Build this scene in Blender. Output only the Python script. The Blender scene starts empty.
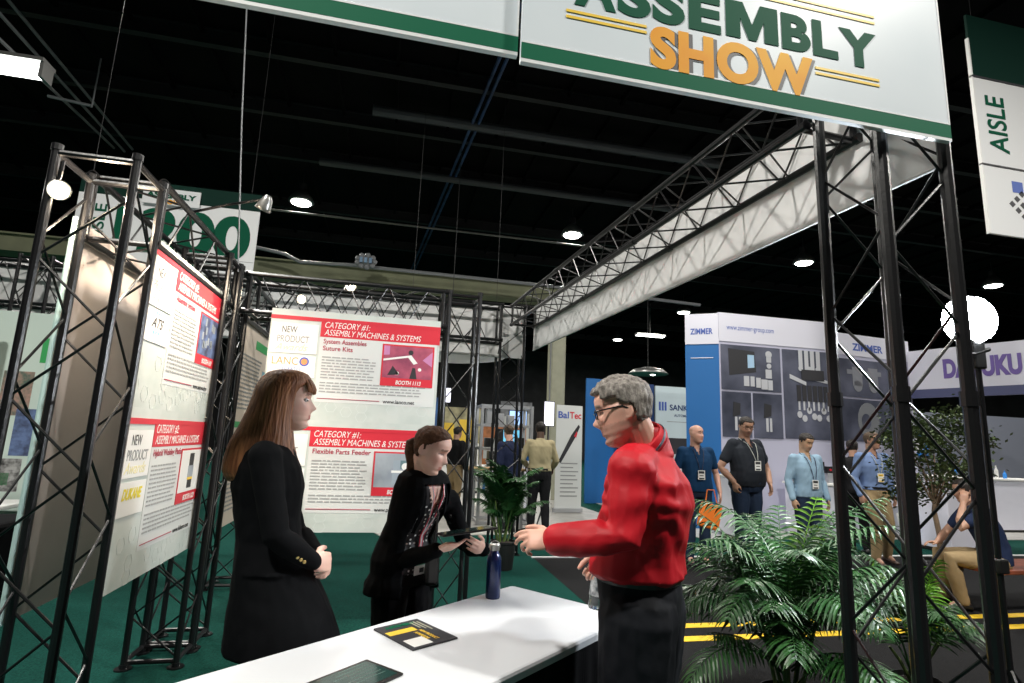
import bpy, bmesh, math, random
from mathutils import Vector, Matrix, noise
V = Vector
R = math.radians
PI = math.pi
sc = bpy.context.scene
COL = sc.collection
rnd = random.Random(7)

# ------------------------------------------------------------------ camera
F = 552.0
CAM = V((0, 0, 1.52))
_Z = V((128, 3136, -F)).normalized()
_Y = V((-122, -88.5, -F)).normalized(); _Y = (_Y - _Z * _Y.dot(_Z)).normalized()
_X = _Y.cross(_Z)
ROT = Matrix((_X, _Y, _Z))
cd = bpy.data.cameras.new('camera'); cam = bpy.data.objects.new('camera', cd); COL.objects.link(cam)
cd.sensor_width = 36; cd.lens = F / 1024 * 36; cd.clip_start = 0.05; cd.clip_end = 200
cam.matrix_world = Matrix.Translation(CAM) @ ROT.to_4x4()
sc.camera = cam
# ------------------------------------------------------------------ world, exposure, large lights
w = bpy.data.worlds.new('hall_air'); sc.world = w; w.use_nodes = True
w.node_tree.nodes['Background'].inputs[0].default_value = (0.55, 0.62, 0.75, 1)
w.node_tree.nodes['Background'].inputs[1].default_value = 0.02
sc.view_settings.view_transform = 'Standard'; sc.view_settings.look = 'None'
sc.view_settings.exposure = 0.15; sc.view_settings.gamma = 1; sc.view_settings.use_curve_mapping = False

def light(name, kind, loc, power, color=(1, 1, 1), size=.3, target=None, angle=None, blend=.5):
    l = bpy.data.lights.new(name, kind); l.energy = power; l.color = color
    if kind == 'AREA': l.shape = 'DISK'; l.size = size
    else: l.shadow_soft_size = size
    if angle: l.spot_size = R(angle); l.spot_blend = blend
    o = bpy.data.objects.new(name, l); COL.objects.link(o); o.location = loc
    if target is not None:
        o.rotation_euler = (V(target) - V(loc)).to_track_quat('-Z', 'Y').to_euler()
    return o
HIGH_BAY = 300
STROBE = 170
# the hall's row of high bay lamps; every lamp carries its own light further down
LAMPS = [(-11.5, 16), (-3, 16), (5.2, 16), (13.7, 16), (22, 16), (-3, 24.2), (5.2, 24.2), (13.7, 24.2),
         (22, 24.2), (5.2, 32.4), (13.7, 32.4), (-3, 7.8), (5.2, 7.8), (13.7, 7.8), (-3, -.4), (5.2, -.4), (13.7, -.4), (-11.5, 7.8)]

# ------------------------------------------------------------------ materials
MATS = {}
def mat(name, col, rough=.5, metal=0, emit=0, var=0, vscale=8, bump=0, bscale=40, stretch=(1, 1, 1), spec=.5, alpha=1, trans=0, attr=None, coat=0, sss=0, col2=None, sheen=0):
    m = bpy.data.materials.new(name); m.use_nodes = True
    nt = m.node_tree; b = nt.nodes['Principled BSDF']; L = nt.links
    c4 = (*col, 1)
    b.inputs['Base Color'].default_value = c4
    b.inputs['Roughness'].default_value = rough; b.inputs['Metallic'].default_value = metal
    b.inputs['Specular IOR Level'].default_value = spec
    if coat: b.inputs['Coat Weight'].default_value = coat
    if sheen: b.inputs['Sheen Weight'].default_value = sheen
    if sss:
        b.inputs['Subsurface Weight'].default_value = sss; b.inputs['Subsurface Scale'].default_value = .01
        b.inputs['Subsurface Radius'].default_value = (1, .35, .2)
    if trans: b.inputs['Transmission Weight'].default_value = trans; b.inputs['IOR'].default_value = 1.3
    if emit:
        b.inputs['Emission Color'].default_value = c4; b.inputs['Emission Strength'].default_value = emit
    if var or bump or col2:
        tc = nt.nodes.new('ShaderNodeTexCoord'); mp = nt.nodes.new('ShaderNodeMapping')
        mp.inputs['Scale'].default_value = stretch
        L.new(tc.outputs['Object'], mp.inputs['Vector'])
    if var or col2:
        n = nt.nodes.new('ShaderNodeTexNoise'); n.inputs['Scale'].default_value = vscale; n.inputs['Detail'].default_value = 4
        L.new(mp.outputs[0], n.inputs['Vector'])
        cr = nt.nodes.new('ShaderNodeValToRGB')
        a = col2 if col2 else tuple(max(0, x * (1 - var)) for x in col)
        d = col if col2 else tuple(min(1, x * (1 + var)) for x in col)
        cr.color_ramp.elements[0].position = .35; cr.color_ramp.elements[1].position = .65
        cr.color_ramp.elements[0].color = (*a, 1); cr.color_ramp.elements[1].color = (*d, 1)
        L.new(n.outputs['Fac'], cr.inputs[0]); L.new(cr.outputs[0], b.inputs['Base Color'])
    if attr:
        a = nt.nodes.new('ShaderNodeAttribute'); a.attribute_name = attr
        L.new(a.outputs['Color'], b.inputs['Base Color'])
    if bump:
        n2 = nt.nodes.new('ShaderNodeTexNoise'); n2.inputs['Scale'].default_value = bscale; n2.inputs['Detail'].default_value = 3
        L.new(mp.outputs[0], n2.inputs['Vector'])
        bp = nt.nodes.new('ShaderNodeBump'); bp.inputs['Strength'].default_value = bump; bp.inputs['Distance'].default_value = .01
        L.new(n2.outputs['Fac'], bp.inputs['Height']); L.new(bp.outputs[0], b.inputs['Normal'])
    MATS[name] = m
    return m

M_truss = mat('black_painted_steel', (.006, .006, .007), .30, .0, spec=.55, bump=.1, bscale=60)
M_carpet = mat('green_carpet', (.009, .080, .062), .95, bump=.8, bscale=260, col2=(.004, .042, .033), vscale=90, spec=.1)
M_blackcarpet = mat('black_carpet', (.012, .012, .013), .9, bump=.6, bscale=260, var=.3, vscale=80, spec=.15)
M_vinyl = mat('pale_vinyl', (.48, .47, .44), .45, var=.12, vscale=3)
M_concrete = mat('concrete', (.10, .10, .10), .7, var=.2, vscale=2)
M_yellow = mat('yellow_tape', (.80, .52, .02), .6, var=.1, vscale=20)
M_white = mat('white_vinyl', (.78, .79, .80), .6)
M_whitefab = mat('white_fabric', (.74, .74, .74), .8, bump=.25, bscale=5, var=.04, vscale=3)
M_ceil = mat('black_ceiling', (.0022, .0022, .0022), .9, spec=.1, var=.3, vscale=3)
M_beam = mat('dark_steel', (.010, .010, .011), .6, var=.3, vscale=5)
M_bluebeam = mat('blue_tray', (.02, .05, .13), .5, var=.5, vscale=3)
M_olive = mat('olive_paint', (.16, .17, .10), .7, var=.15, vscale=2)
M_cream = mat('cream_paint', (.38, .38, .28), .6, var=.1, vscale=3)
M_pipe = mat('grey_pipe', (.22, .23, .24), .45, .4)
M_wall = mat('dark_wall', (.045, .045, .048), .9, var=.2, vscale=1)
M_green = mat('banner_green', (.004, .12, .06), .7, spec=.15)
M_dgreen = mat('letter_green', (.003, .085, .045), .7, spec=.12)
M_darkgreen = mat('sign_green', (.002, .025, .017), .7, spec=.15)
M_orange = mat('letter_orange', (.90, .50, .03), .6, col2=(.80, .32, .02), vscale=2.5, spec=.2)
M_gold = mat('letter_gold', (.90, .60, .06), .45)
M_red = mat('poster_red', (.62, .025, .045), .5)
M_maroon = mat('heading_red', (.42, .03, .07), .5)
M_grey = mat('print_grey', (.30, .31, .31), .6)
M_lgrey = mat('print_light_grey', (.52, .54, .53), .6)
M_dark = mat('print_dark', (.03, .03, .035), .5)
M_card = mat('card_white', (.82, .82, .80), .5, spec=.3)
M_orangetx = mat('logo_orange', (.85, .30, .10), .5)
M_bluetx = mat('logo_blue', (.06, .12, .45), .5)
M_back = mat('panel_back', (.50, .44, .42), .7, var=.04, vscale=3)
M_poster = mat('poster_face', (.60, .64, .61), .45, col2=(.51, .57, .54), vscale=5, spec=.5)
M_cloth = mat('tablecloth_white', (.60, .62, .65), .45, bump=.15, bscale=4, spec=.4)
M_skirt = mat('skirt_black', (.005, .005, .006), .9, spec=.1, bump=.3, bscale=10)
M_lampmetal = mat('lamp_metal', (.35, .35, .34), .35, .8)
M_glow = mat('lamp_glow', (1, .97, .90), .5, emit=14)
M_warm = mat('warm_glow', (1, .86, .62), .5, emit=22)
M_strobe = mat('strobe_glow', (.93, .97, 1), .5, emit=60)
M_tube = mat('tube_glow', (.95, 1, .95), .5, emit=6)
M_blueboth = mat('booth_blue', (.012, .14, .42), .5)
M_navyp = mat('booth_navy', (.01, .04, .15), .5)
M_slate = mat('photo_slate', (.13, .14, .20), .4, col2=(.025, .03, .05), vscale=1.1)
M_chrome = mat('print_silver', (.55, .56, .6), .4)
M_screen = mat('screen_dark', (.02, .05, .045), .12, spec=.8)
M_screenblue = mat('screen_blue', (.35, .55, .95), .3, emit=1.2)
M_screenwht = mat('screen_pale', (.85, .85, 1), .3, emit=1.6)
M_wood = mat('red_wood', (.20, .05, .025), .5, var=.3, vscale=6)
M_tan = mat('tan_wood', (.45, .30, .15), .5, var=.2, vscale=6)
M_alu = mat('aluminium', (.55, .56, .58), .35, .7)
M_plastic = mat('black_plastic', (.01, .01, .01), .35, spec=.6)
M_bottle = mat('bottle_blue', (.004, .016, .085), .28, .35, coat=.5)
M_steel = mat('brushed_steel', (.6, .6, .58), .3, .9)
M_clear = mat('clear_plastic', (.8, .85, .9), .08, trans=.9)
M_orangebag = mat('orange_bag', (.85, .20, .02), .6)
M_pot = mat('pot_black', (.012, .013, .013), .5)
M_leaf = mat('palm_leaf', (.026, .10, .020), .38, col2=(.010, .05, .012), vscale=6, spec=.5)
M_leafb = mat('fresh_leaf', (.17, .42, .03), .35, spec=.6)
M_cane = mat('palm_cane', (.10, .16, .04), .5, var=.3, vscale=12)
M_fic = mat('ficus_leaf', (.09, .13, .05), .5, col2=(.035, .06, .02), vscale=4)
M_bark = mat('bark', (.20, .14, .09), .8, var=.3, vscale=10)
M_soil = mat('soil', (.03, .02, .015), .95, bump=.5)
M_purple = mat('sign_purple', (.16, .10, .38), .5)
M_pinkp = mat('photo_pink', (.48, .10, .16), .5, col2=(.25, .05, .10), vscale=9)
M_greyp = mat('photo_grey', (.42, .46, .50), .5, col2=(.25, .29, .34), vscale=4)
M_bluep = mat('photo_blue', (.15, .22, .42), .5, col2=(.05, .06, .12), vscale=14)
M_greenp = mat('photo_green', (.05, .40, .12), .5)

# ------------------------------------------------------------------ object plumbing
WL = {}
def obj(name, bm, m=None, parent=None, loc=None, smooth=False, me=None):
    if me is None:
        me = bpy.data.meshes.new(name)
        bm.normal_update(); bm.to_mesh(me); bm.free()
    o = bpy.data.objects.new(name, me); COL.objects.link(o)
    if parent is not None:
        off = WL[parent]; o.parent = parent
    else:
        if loc is None:
            xs = [v.co for v in me.vertices]
            lo = V((min(c.x for c in xs), min(c.y for c in xs), min(c.z for c in xs)))
            hi = V((max(c.x for c in xs), max(c.y for c in xs), max(c.z for c in xs)))
            loc = V(((lo.x + hi.x) / 2, (lo.y + hi.y) / 2, lo.z))
        off = V(loc); o.location = off
    WL[o] = off
    me.transform(Matrix.Translation(-off))
    if m is not None:
        for x in (m if isinstance(m, (list, tuple)) else [m]): me.materials.append(x)
    if smooth: me.shade_smooth()
    return o
def tag(o, label, cat, group=None, kind=None):
    o['label'] = label; o['category'] = cat
    if group: o['group'] = group
    if kind: o['kind'] = kind
    return o
def struct(o): o['kind'] = 'structure'; return o
def thing(name, label, cat, loc, group=None):
    o = bpy.data.objects.new(name, None); COL.objects.link(o); o.location = loc; o.empty_display_size = .05
    WL[o] = V(loc); tag(o, label, cat, group)
    return o
def dup(root, loc, rotz=0, label=None):
    r = root.copy(); COL.objects.link(r); r.location = loc; r.rotation_euler = (0, 0, rotz)
    if label: r['label'] = label
    for ch in list(root.children):
        c = ch.copy(); COL.objects.link(c); c.parent = r
        for g in list(ch.children):
            d = g.copy(); COL.objects.link(d); d.parent = c
    return r

# ------------------------------------------------------------------ mesh helpers
def B(): return bmesh.new()
def hexa(bm, pts):
    vs = [bm.verts.new(p) for p in pts]
    for f in ((0, 3, 2, 1), (4, 5, 6, 7), (0, 1, 5, 4), (1, 2, 6, 5), (2, 3, 7, 6), (3, 0, 4, 7)):
        bm.faces.new([vs[i] for i in f])
def box(bm, lo, hi, mtx=None):
    x0, y0, z0 = lo; x1, y1, z1 = hi
    p = [V(q) for q in ((x0, y0, z0), (x1, y0, z0), (x1, y1, z0), (x0, y1, z0), (x0, y0, z1), (x1, y0, z1), (x1, y1, z1), (x0, y1, z1))]
    if mtx is not None: p = [mtx @ q for q in p]
    hexa(bm, p)
def bbox(bm, lo, hi, bev=.01, mtx=None, seg=2):
    t = B(); box(t, lo, hi)
    bmesh.ops.bevel(t, geom=t.edges[:], offset=bev, segments=seg, profile=.5, affect='EDGES')
    if mtx is not None: bmesh.ops.transform(t, matrix=mtx, verts=t.verts)
    merge(bm, t)
def merge(bm, t):
    me = bpy.data.meshes.new('t'); t.to_mesh(me); t.free(); bm.from_mesh(me); bpy.data.meshes.remove(me)
def perp(d):
    a = V((0, 0, 1)) if abs(d.z) < .9 else V((1, 0, 0))
    u = d.cross(a).normalized(); return u, u.cross(d).normalized()
def loft(bm, rings, cap=True, close=True):
    vr = [[bm.verts.new(p) for p in r] for r in rings]
    n = len(vr[0])
    for a, b in zip(vr, vr[1:]):
        for i in range(n if close else n - 1):
            j = (i + 1) % n
            bm.faces.new((a[i], a[j], b[j], b[i]))
    if cap and close:
        bm.faces.new(vr[0][::-1]); bm.faces.new(vr[-1])
    return vr
def tube(bm, pts, rad, seg=8, ball=False):
    pts = [V(p) for p in pts]; n = len(pts)
    rs = rad if isinstance(rad, (list, tuple)) else [rad] * n
    dirs = []
    for i in range(n):
        a = pts[max(0, i - 1)]; b = pts[min(n - 1, i + 1)]
        dirs.append((b - a).normalized() if (b - a).length > 1e-9 else V((0, 0, 1)))
    u, v = perp(dirs[0]); rings = []
    for i in range(n):
        d = dirs[i]; u = (u - d * u.dot(d)).normalized(); v = d.cross(u)
        if ball and i == 0:
            for k in (75, 50, 25):
                rings.append([pts[0] - d * rs[0] * math.sin(R(k)) + (u * math.cos(t) + v * math.sin(t)) * rs[0] * math.cos(R(k)) for t in [2 * PI * q / seg for q in range(seg)]])
        rings.append([pts[i] + (u * math.cos(t) + v * math.sin(t)) * rs[i] for t in [2 * PI * q / seg for q in range(seg)]])
        if ball and i == n - 1:
            for k in (25, 50, 75):
                rings.append([pts[i] + d * rs[i] * math.sin(R(k)) + (u * math.cos(t) + v * math.sin(t)) * rs[i] * math.cos(R(k)) for t in [2 * PI * q / seg for q in range(seg)]])
    loft(bm, rings)
def cyl(bm, a, b, r, r2=None, seg=16): tube(bm, [a, b], [r, r if r2 is None else r2], seg)
def ell(bm, c, r, mtx=None, nu=16, nv=10):
    c = V(c); rings = []
    for i in range(1, nv):
        a = PI * i / nv
        rings.append([V((math.cos(2 * PI * j / nu) * math.sin(a) * r[0], math.sin(2 * PI * j / nu) * math.sin(a) * r[1], -math.cos(a) * r[2])) for j in range(nu)])
    if mtx is not None: rings = [[mtx @ p for p in q] for q in rings]
    loft(bm, [[c + p for p in q] for q in rings])
def lathe(bm, c, prof, seg=24, mtx=None):
    c = V(c)
    rings = [[V((r * math.cos(2 * PI * j / seg), r * math.sin(2 * PI * j / seg), z)) for j in range(seg)] for r, z in prof]
    if mtx is not None: rings = [[mtx @ p for p in q] for q in rings]
    loft(bm, [[c + p for p in q] for q in rings])
def torus(bm, c, R0, r, mtx=None, seg=24, sx=1, sy=1):
    pts = [V((R0 * sx * math.cos(2 * PI * j / seg), R0 * sy * math.sin(2 * PI * j / seg), 0)) for j in range(seg + 1)]
    if mtx is not None: pts = [mtx @ p for p in pts]
    tube(bm, [V(c) + p for p in pts], r, 6)

# frames for flat print: origin, right, up, normal
class Fr:
    def __init__(s, o, u, v=(0, 0, 1)):
        s.o = V(o); s.u = V(u).normalized(); s.v = V(v).normalized(); s.n = s.u.cross(s.v)
    def p(s, x, y, d=0): return s.o + s.u * x + s.v * y + s.n * d
    def mtx(s):
        m = Matrix((s.u, s.v, s.n)).transposed().to_4x4(); m.translation = s.o; return m
def poly(bm, fr, pts, d0, d1):
    lo = [bm.verts.new(fr.p(x, y, d0)) for x, y in pts]; hi = [bm.verts.new(fr.p(x, y, d1)) for x, y in pts]
    bm.faces.new(lo[::-1]); bm.faces.new(hi); n = len(pts)
    for i in range(n):
        j = (i + 1) % n; bm.faces.new((lo[i], lo[j], hi[j], hi[i]))
def rect(bm, fr, x0, y0, x1, y1, d0=0, d1=.002): poly(bm, fr, [(x0, y0), (x1, y0), (x1, y1), (x0, y1)], d0, d1)
def disc(bm, fr, x, y, r, d0, d1, sy=1, seg=20): poly(bm, fr, [(x + r * math.cos(2 * PI * k / seg), y + r * sy * math.sin(2 * PI * k / seg)) for k in range(seg)], d0, d1)
def flat(name, fr, rects, m, parent, d0=.001, d1=.003):
    bm = B()
    for r in rects: rect(bm, fr, *r, d0, d1)
    return obj(name, bm, m, parent)
def text(s, fr, x, y, size, m, parent, width=None, bold=0.0, shear=0.0, d=.004, name='lettering', space=1.0, rot=0, bmt=None, depth=.0008):
    cu = bpy.data.curves.new('t', 'FONT'); cu.body = s; cu.size = 1; cu.offset = bold; cu.shear = shear
    cu.extrude = 0; cu.space_character = space; cu.space_line = .95; cu.resolution_u = 6
    o = bpy.data.objects.new('t', cu); COL.objects.link(o)
    dg = bpy.context.evaluated_depsgraph_get()
    me = bpy.data.meshes.new_from_object(o.evaluated_get(dg))
    bpy.data.objects.remove(o)
    xs = [v.co.x for v in me.vertices]; x0, x1 = min(xs), max(xs)
    sx = width / (x1 - x0) if width else size
    me.transform(Matrix.Translation((-x0, 0, 0)))
    t = B(); t.from_mesh(me); bpy.data.meshes.remove(me)
    e = bmesh.ops.extrude_face_region(t, geom=t.faces[:])
    bmesh.ops.translate(t, vec=(0, 0, 1), verts=[g for g in e['geom'] if isinstance(g, bmesh.types.BMVert)])
    for f_ in t.faces: f_.smooth = False
    mm = fr.mtx() @ Matrix.Translation((x, y, d)) @ Matrix.Rotation(rot, 4, 'Z') @ Matrix.Diagonal((sx, size, depth, 1))
    bmesh.ops.transform(t, matrix=mm, verts=t.verts)
    if bmt is not None: merge(bmt, t); return
    return obj(name, t, m, parent)
def words(fr, x0, y0, x1, y1, line, m, parent, seed=0, name='body_text', h=.42, d=.004):
    q = random.Random(seed); bm = B(); y = y1 - line
    while y > y0:
        x = x0; end = x1 - q.random() * .12 * (x1 - x0)
        while x < end:
            wl = line * q.uniform(.8, 3.2)
            if x + wl > x1: break
            rect(bm, fr, x, y, x + wl, y + line * h, d - .001, d)
            x += wl + line * .45
        y -= line
    return obj(name, bm, m, parent)
# ------------------------------------------------------------------ people
def union(name, bm, voxel, parent, m, post=None, color=None, smooth=2, cut=None, solid=0, disp=None):
    """voxel-union of overlapping closed shells into one continuous surface"""
    me = bpy.data.meshes.new('t'); bm.normal_update(); bm.to_mesh(me); bm.free()
    o = bpy.data.objects.new('t', me); COL.objects.link(o)
    r = o.modifiers.new('r', 'REMESH'); r.mode = 'VOXEL'; r.voxel_size = voxel
    if smooth:
        s = o.modifiers.new('s', 'SMOOTH'); s.factor = .5; s.iterations = smooth
    dg = bpy.context.evaluated_depsgraph_get()
    ne = bpy.data.meshes.new_from_object(o.evaluated_get(dg)); bpy.data.objects.remove(o); bpy.data.meshes.remove(me)
    if disp:
        nn = [v.normal.copy() for v in ne.vertices]
        for v, n in zip(ne.vertices, nn): v.co += n * disp(v.co, n)
    if cut:
        t = B(); t.from_mesh(ne)
        dead = [f for f in t.faces if cut(f.calc_center_median())]
        bmesh.ops.delete(t, geom=dead, context='FACES'); t.to_mesh(ne); t.free()
    if post:
        for v in ne.vertices: v.co = post(v.co)
    if color:
        a = ne.color_attributes.new('tone', 'FLOAT_COLOR', 'POINT')
        for i, v in enumerate(ne.vertices): a.data[i].color = (*color(v.co), 1)
    ne.name = name
    ob = obj(name, None, m, parent, smooth=True, me=ne)
    if solid:
        sm = ob.modifiers.new('solid', 'SOLIDIFY'); sm.thickness = solid; sm.offset = -1
    return ob

def lerp(t, tab):
    if t <= tab[0][0]: return tab[0][1]
    for (a, x), (b, y) in zip(tab, tab[1:]):
        if t <= b: 
            k = (t - a) / (b - a); k = k * k * (3 - 2 * k) * .5 + k * .5
            return x + (y - x) * k
    return tab[-1][1]
HF = [(-.120, .020), (-.115, .062), (-.105, .080), (-.092, .087), (-.078, .083), (-.066, .089), (-.055, .088), (-.045, .091), (-.03, .088), (0, .086), (.018, .084), (.035, .092), (.06, .091), (.085, .078), (.105, .052), (.115, .03), (.120, .004)]
HB = [(-.120, .0), (-.105, .01), (-.085, -.02), (-.06, -.055), (-.03, -.078), (.0, -.09), (.03, -.1), (.06, -.099), (.09, -.078), (.108, -.045), (.116, -.02), (.120, -.002)]
HW = [(-.120, .012), (-.112, .028), (-.1, .037), (-.085, .047), (-.06, .058), (-.03, .065), (0, .070), (.03, .074), (.06, .075), (.085, .064), (.105, .042), (.116, .02), (.120, .003)]
def gs(x, s): return math.exp(-(x / s) ** 2)
def head_pt(z, a, off=0., feat=True, fem=0, fat=0):
    """point of the head surface, head-local: +Y face, +Z up, origin between the ears"""
    f, b, w_ = lerp(z, HF), lerp(z, HB), lerp(z, HW)
    if fem: w_ *= .95
    if fat and z < .02: w_ *= 1 + fat; 
    c, s = math.cos(a), math.sin(a)           # a=0 -> face
    yc, hd = (f + b) / 2, (f - b) / 2
    ex = .85 if c > 0 else 1.0
    y = yc + hd * math.copysign(abs(c) ** ex, c)
    x = w_ * math.copysign(abs(s) ** .9, s)
    if feat and c > 0:
        if -.045 < z < .03:
            nz = lerp(z, [(-.045, 0), (-.034, .012), (-.026, .026), (-.018, .026), (0, .015), (.015, .007), (.03, 0)]) * (1.05 if fem else 1.12)
            wd = lerp(z, [(-.04, .016), (-.025, .014), (0, .009), (.03, .009)])
            y += nz * gs(x, wd)
        y -= .013 * (gs(x - .031, .016) + gs(x + .031, .016)) * gs(z - .012, .011)
        y += .004 * gs(abs(x) - .03, .02) * gs(z - .036, .008) * (0 if fem else 1)
        y += .005 * gs(abs(x) - .04, .018) * gs(z + .022, .016)
        y += (.007 if fem else .005) * gs(x, .020) * (gs(z + .053, .005) + 1.1 * gs(z + .064, .005)) - .003 * gs(x, .024) * gs(z + .0585, .0025)
        y -= .003 * gs(x, .02) * gs(z + .077, .006)
        y += .004 * gs(x, .018) * gs(z + .095, .010)
    p = V((x, y, z))
    if off:
        q = V((x / .075 ** 1, (y - yc) / .095, z / .12 if z > 0 else z * .0)); p += q.normalized() * off
    return p
def head_shell(bm, H, na=56, nz=60, **k):
    rings = []
    for i in range(nz + 1):
        z = -.12 * math.cos(PI * i / nz)
        rings.append([H @ head_pt(z, 2 * PI * j / na, **k) for j in range(na)])
    loft(bm, rings)
def hair_cap(name, H, test, thick, m, parent, na=120, nz=104, wob=.002, seed=0):
    """hair following the skull wherever test(point) holds; closed shell"""
    bm = B(); g = {}
    def pt(i, j, off):
        z = -.12 * math.cos(PI * i / nz); a = 2 * PI * (j % na) / na
        p0 = head_pt(z, a, feat=False); p = head_pt(z, a, feat=False, off=off)
        if off > .002:
            p += (p - V((0, 0, 0))).normalized() * wob * noise.noise(V((p.x * 90, p.y * 90, p.z * 18 + seed)))
        return p
    cells = {}
    for i in range(nz):
        for j in range(na):
            z = -.12 * math.cos(PI * (i + .5) / nz); c = head_pt(z, 2 * PI * (j + .5) / na, feat=False)
            k = test(c)
            if k: cells[(i, j)] = k if k is not True else 1
    vo, vi = {}, {}
    def gv(d, i, j, off):
        j %= na
        if (i, j) not in d: d[(i, j)] = bm.verts.new(H @ pt(i, j, off))
        return d[(i, j)]
    for (i, j), k in cells.items():
        q = [(i, j), (i, j + 1), (i + 1, j + 1), (i + 1, j)]
        # thickness fades at the hairline
        bm.faces.new([gv(vo, a, b, thick) for a, b in q])
        bm.faces.new([gv(vi, a, b, -.004) for a, b in q][::-1])
    edge = []
    for (i, j) in cells:
        for (di, dj, a, b) in ((-1, 0, (0, 0), (0, 1)), (0, 1, (0, 1), (1, 1)), (1, 0, (1, 1), (1, 0)), (0, -1, (1, 0), (0, 0))):
            if (i + di, (j + dj) % na) not in cells:
                p, q = (i + a[0], j + a[1]), (i + b[0], j + b[1])
                try: bm.faces.new((gv(vo, *q, thick), gv(vo, *p, thick), gv(vi, *p, -.004), gv(vi, *q, -.004)))
                except ValueError: pass
    o = obj(name, bm, m, parent, smooth=True)
    return o

def hand_shell(bm, M, side, curl=(.5, .5, .5, .5), s=1.0, thumb=(.35, .3), spread=1.0, seg=8):
    """M: wrist frame (+Y fingers, +Z back of hand); side=+1 thumb on +X"""
    def T(p): return M @ (V((p[0] * side, p[1], p[2])) * s)
    rings = []
    for y, wd, th in ((-.02, .026, .019), (0, .028, .018), (.03, .036, .017), (.06, .041, .015), (.088, .040, .012), (.096, .034, .008)):
        rings.append([T((wd * math.cos(t), y, th * math.sin(t))) for t in [2 * PI * q / 14 for q in range(14)]])
    loft(bm, rings)
    for k, (bx, by, ln) in enumerate(((.029, .088, .072), (.010, .093, .080), (-.010, .090, .075), (-.029, .082, .059))):
        p = V((bx, by - .012, 0)); ang = 0; pts = [p.copy()]; sx = (bx * .9) * spread
        c = curl[k]
        for sg, fr_, kk in ((.012, 1, 0), (.46, 1, 1.0), (.30, 1, 1.1), (.24, 1, .7)):
            ang += c * kk
            L = sg if sg == .012 else ln * sg
            p = p + V((sx * L * 2.2 if kk < 1.05 else 0, L * math.cos(ang), -L * math.sin(ang))); pts.append(p.copy())
        tube(bm, [T(q) for q in pts], [.0092 * s, .0090 * s, .0082 * s, .0076 * s, .0066 * s], seg, ball=True)
    a, b = thumb
    p0 = V((.022, .018, -.004)); p1 = p0 + V((.55 + a * .3, .75 - a * .3, -.35 * b - .1)).normalized() * .042
    p2 = p1 + V((.25, .95, -.5 * b)).normalized() * .032; p3 = p2 + V((.0, .95, -.7 * b)).normalized() * .024
    tube(bm, [T(p0), T(p1), T(p2), T(p3)], [.013 * s, .012 * s, .0105 * s, .0085 * s], seg, ball=True)

def frame_from(o, y, z):
    y = V(y).normalized(); z = V(z); z = (z - y * z.dot(y)).normalized(); x = y.cross(z)
    m = Matrix((x, y, z)).transposed().to_4x4(); m.translation = V(o); return m

SKIN = {'fair': (.74, .47, .38), 'pink': (.68, .38, .29), 'tan': (.46, .26, .18), 'asian': (.55, .34, .22), 'dark': (.10, .055, .035)}
def skin_mat(n):
    k = 'skin_' + n
    return MATS.get(k) or mat(k, SKIN[n], .5, attr='tone', sss=.08)
def cloth_mat(n, col, rough=.8, **k):
    return MATS.get(n) or mat(n, col, rough, **{**dict(bump=.25, bscale=14, spec=.2), **k})
M_eye = mat('eye_white', (.45, .42, .41), .2); M_iris = mat('eye_iris', (.04, .05, .06), .15)

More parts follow.
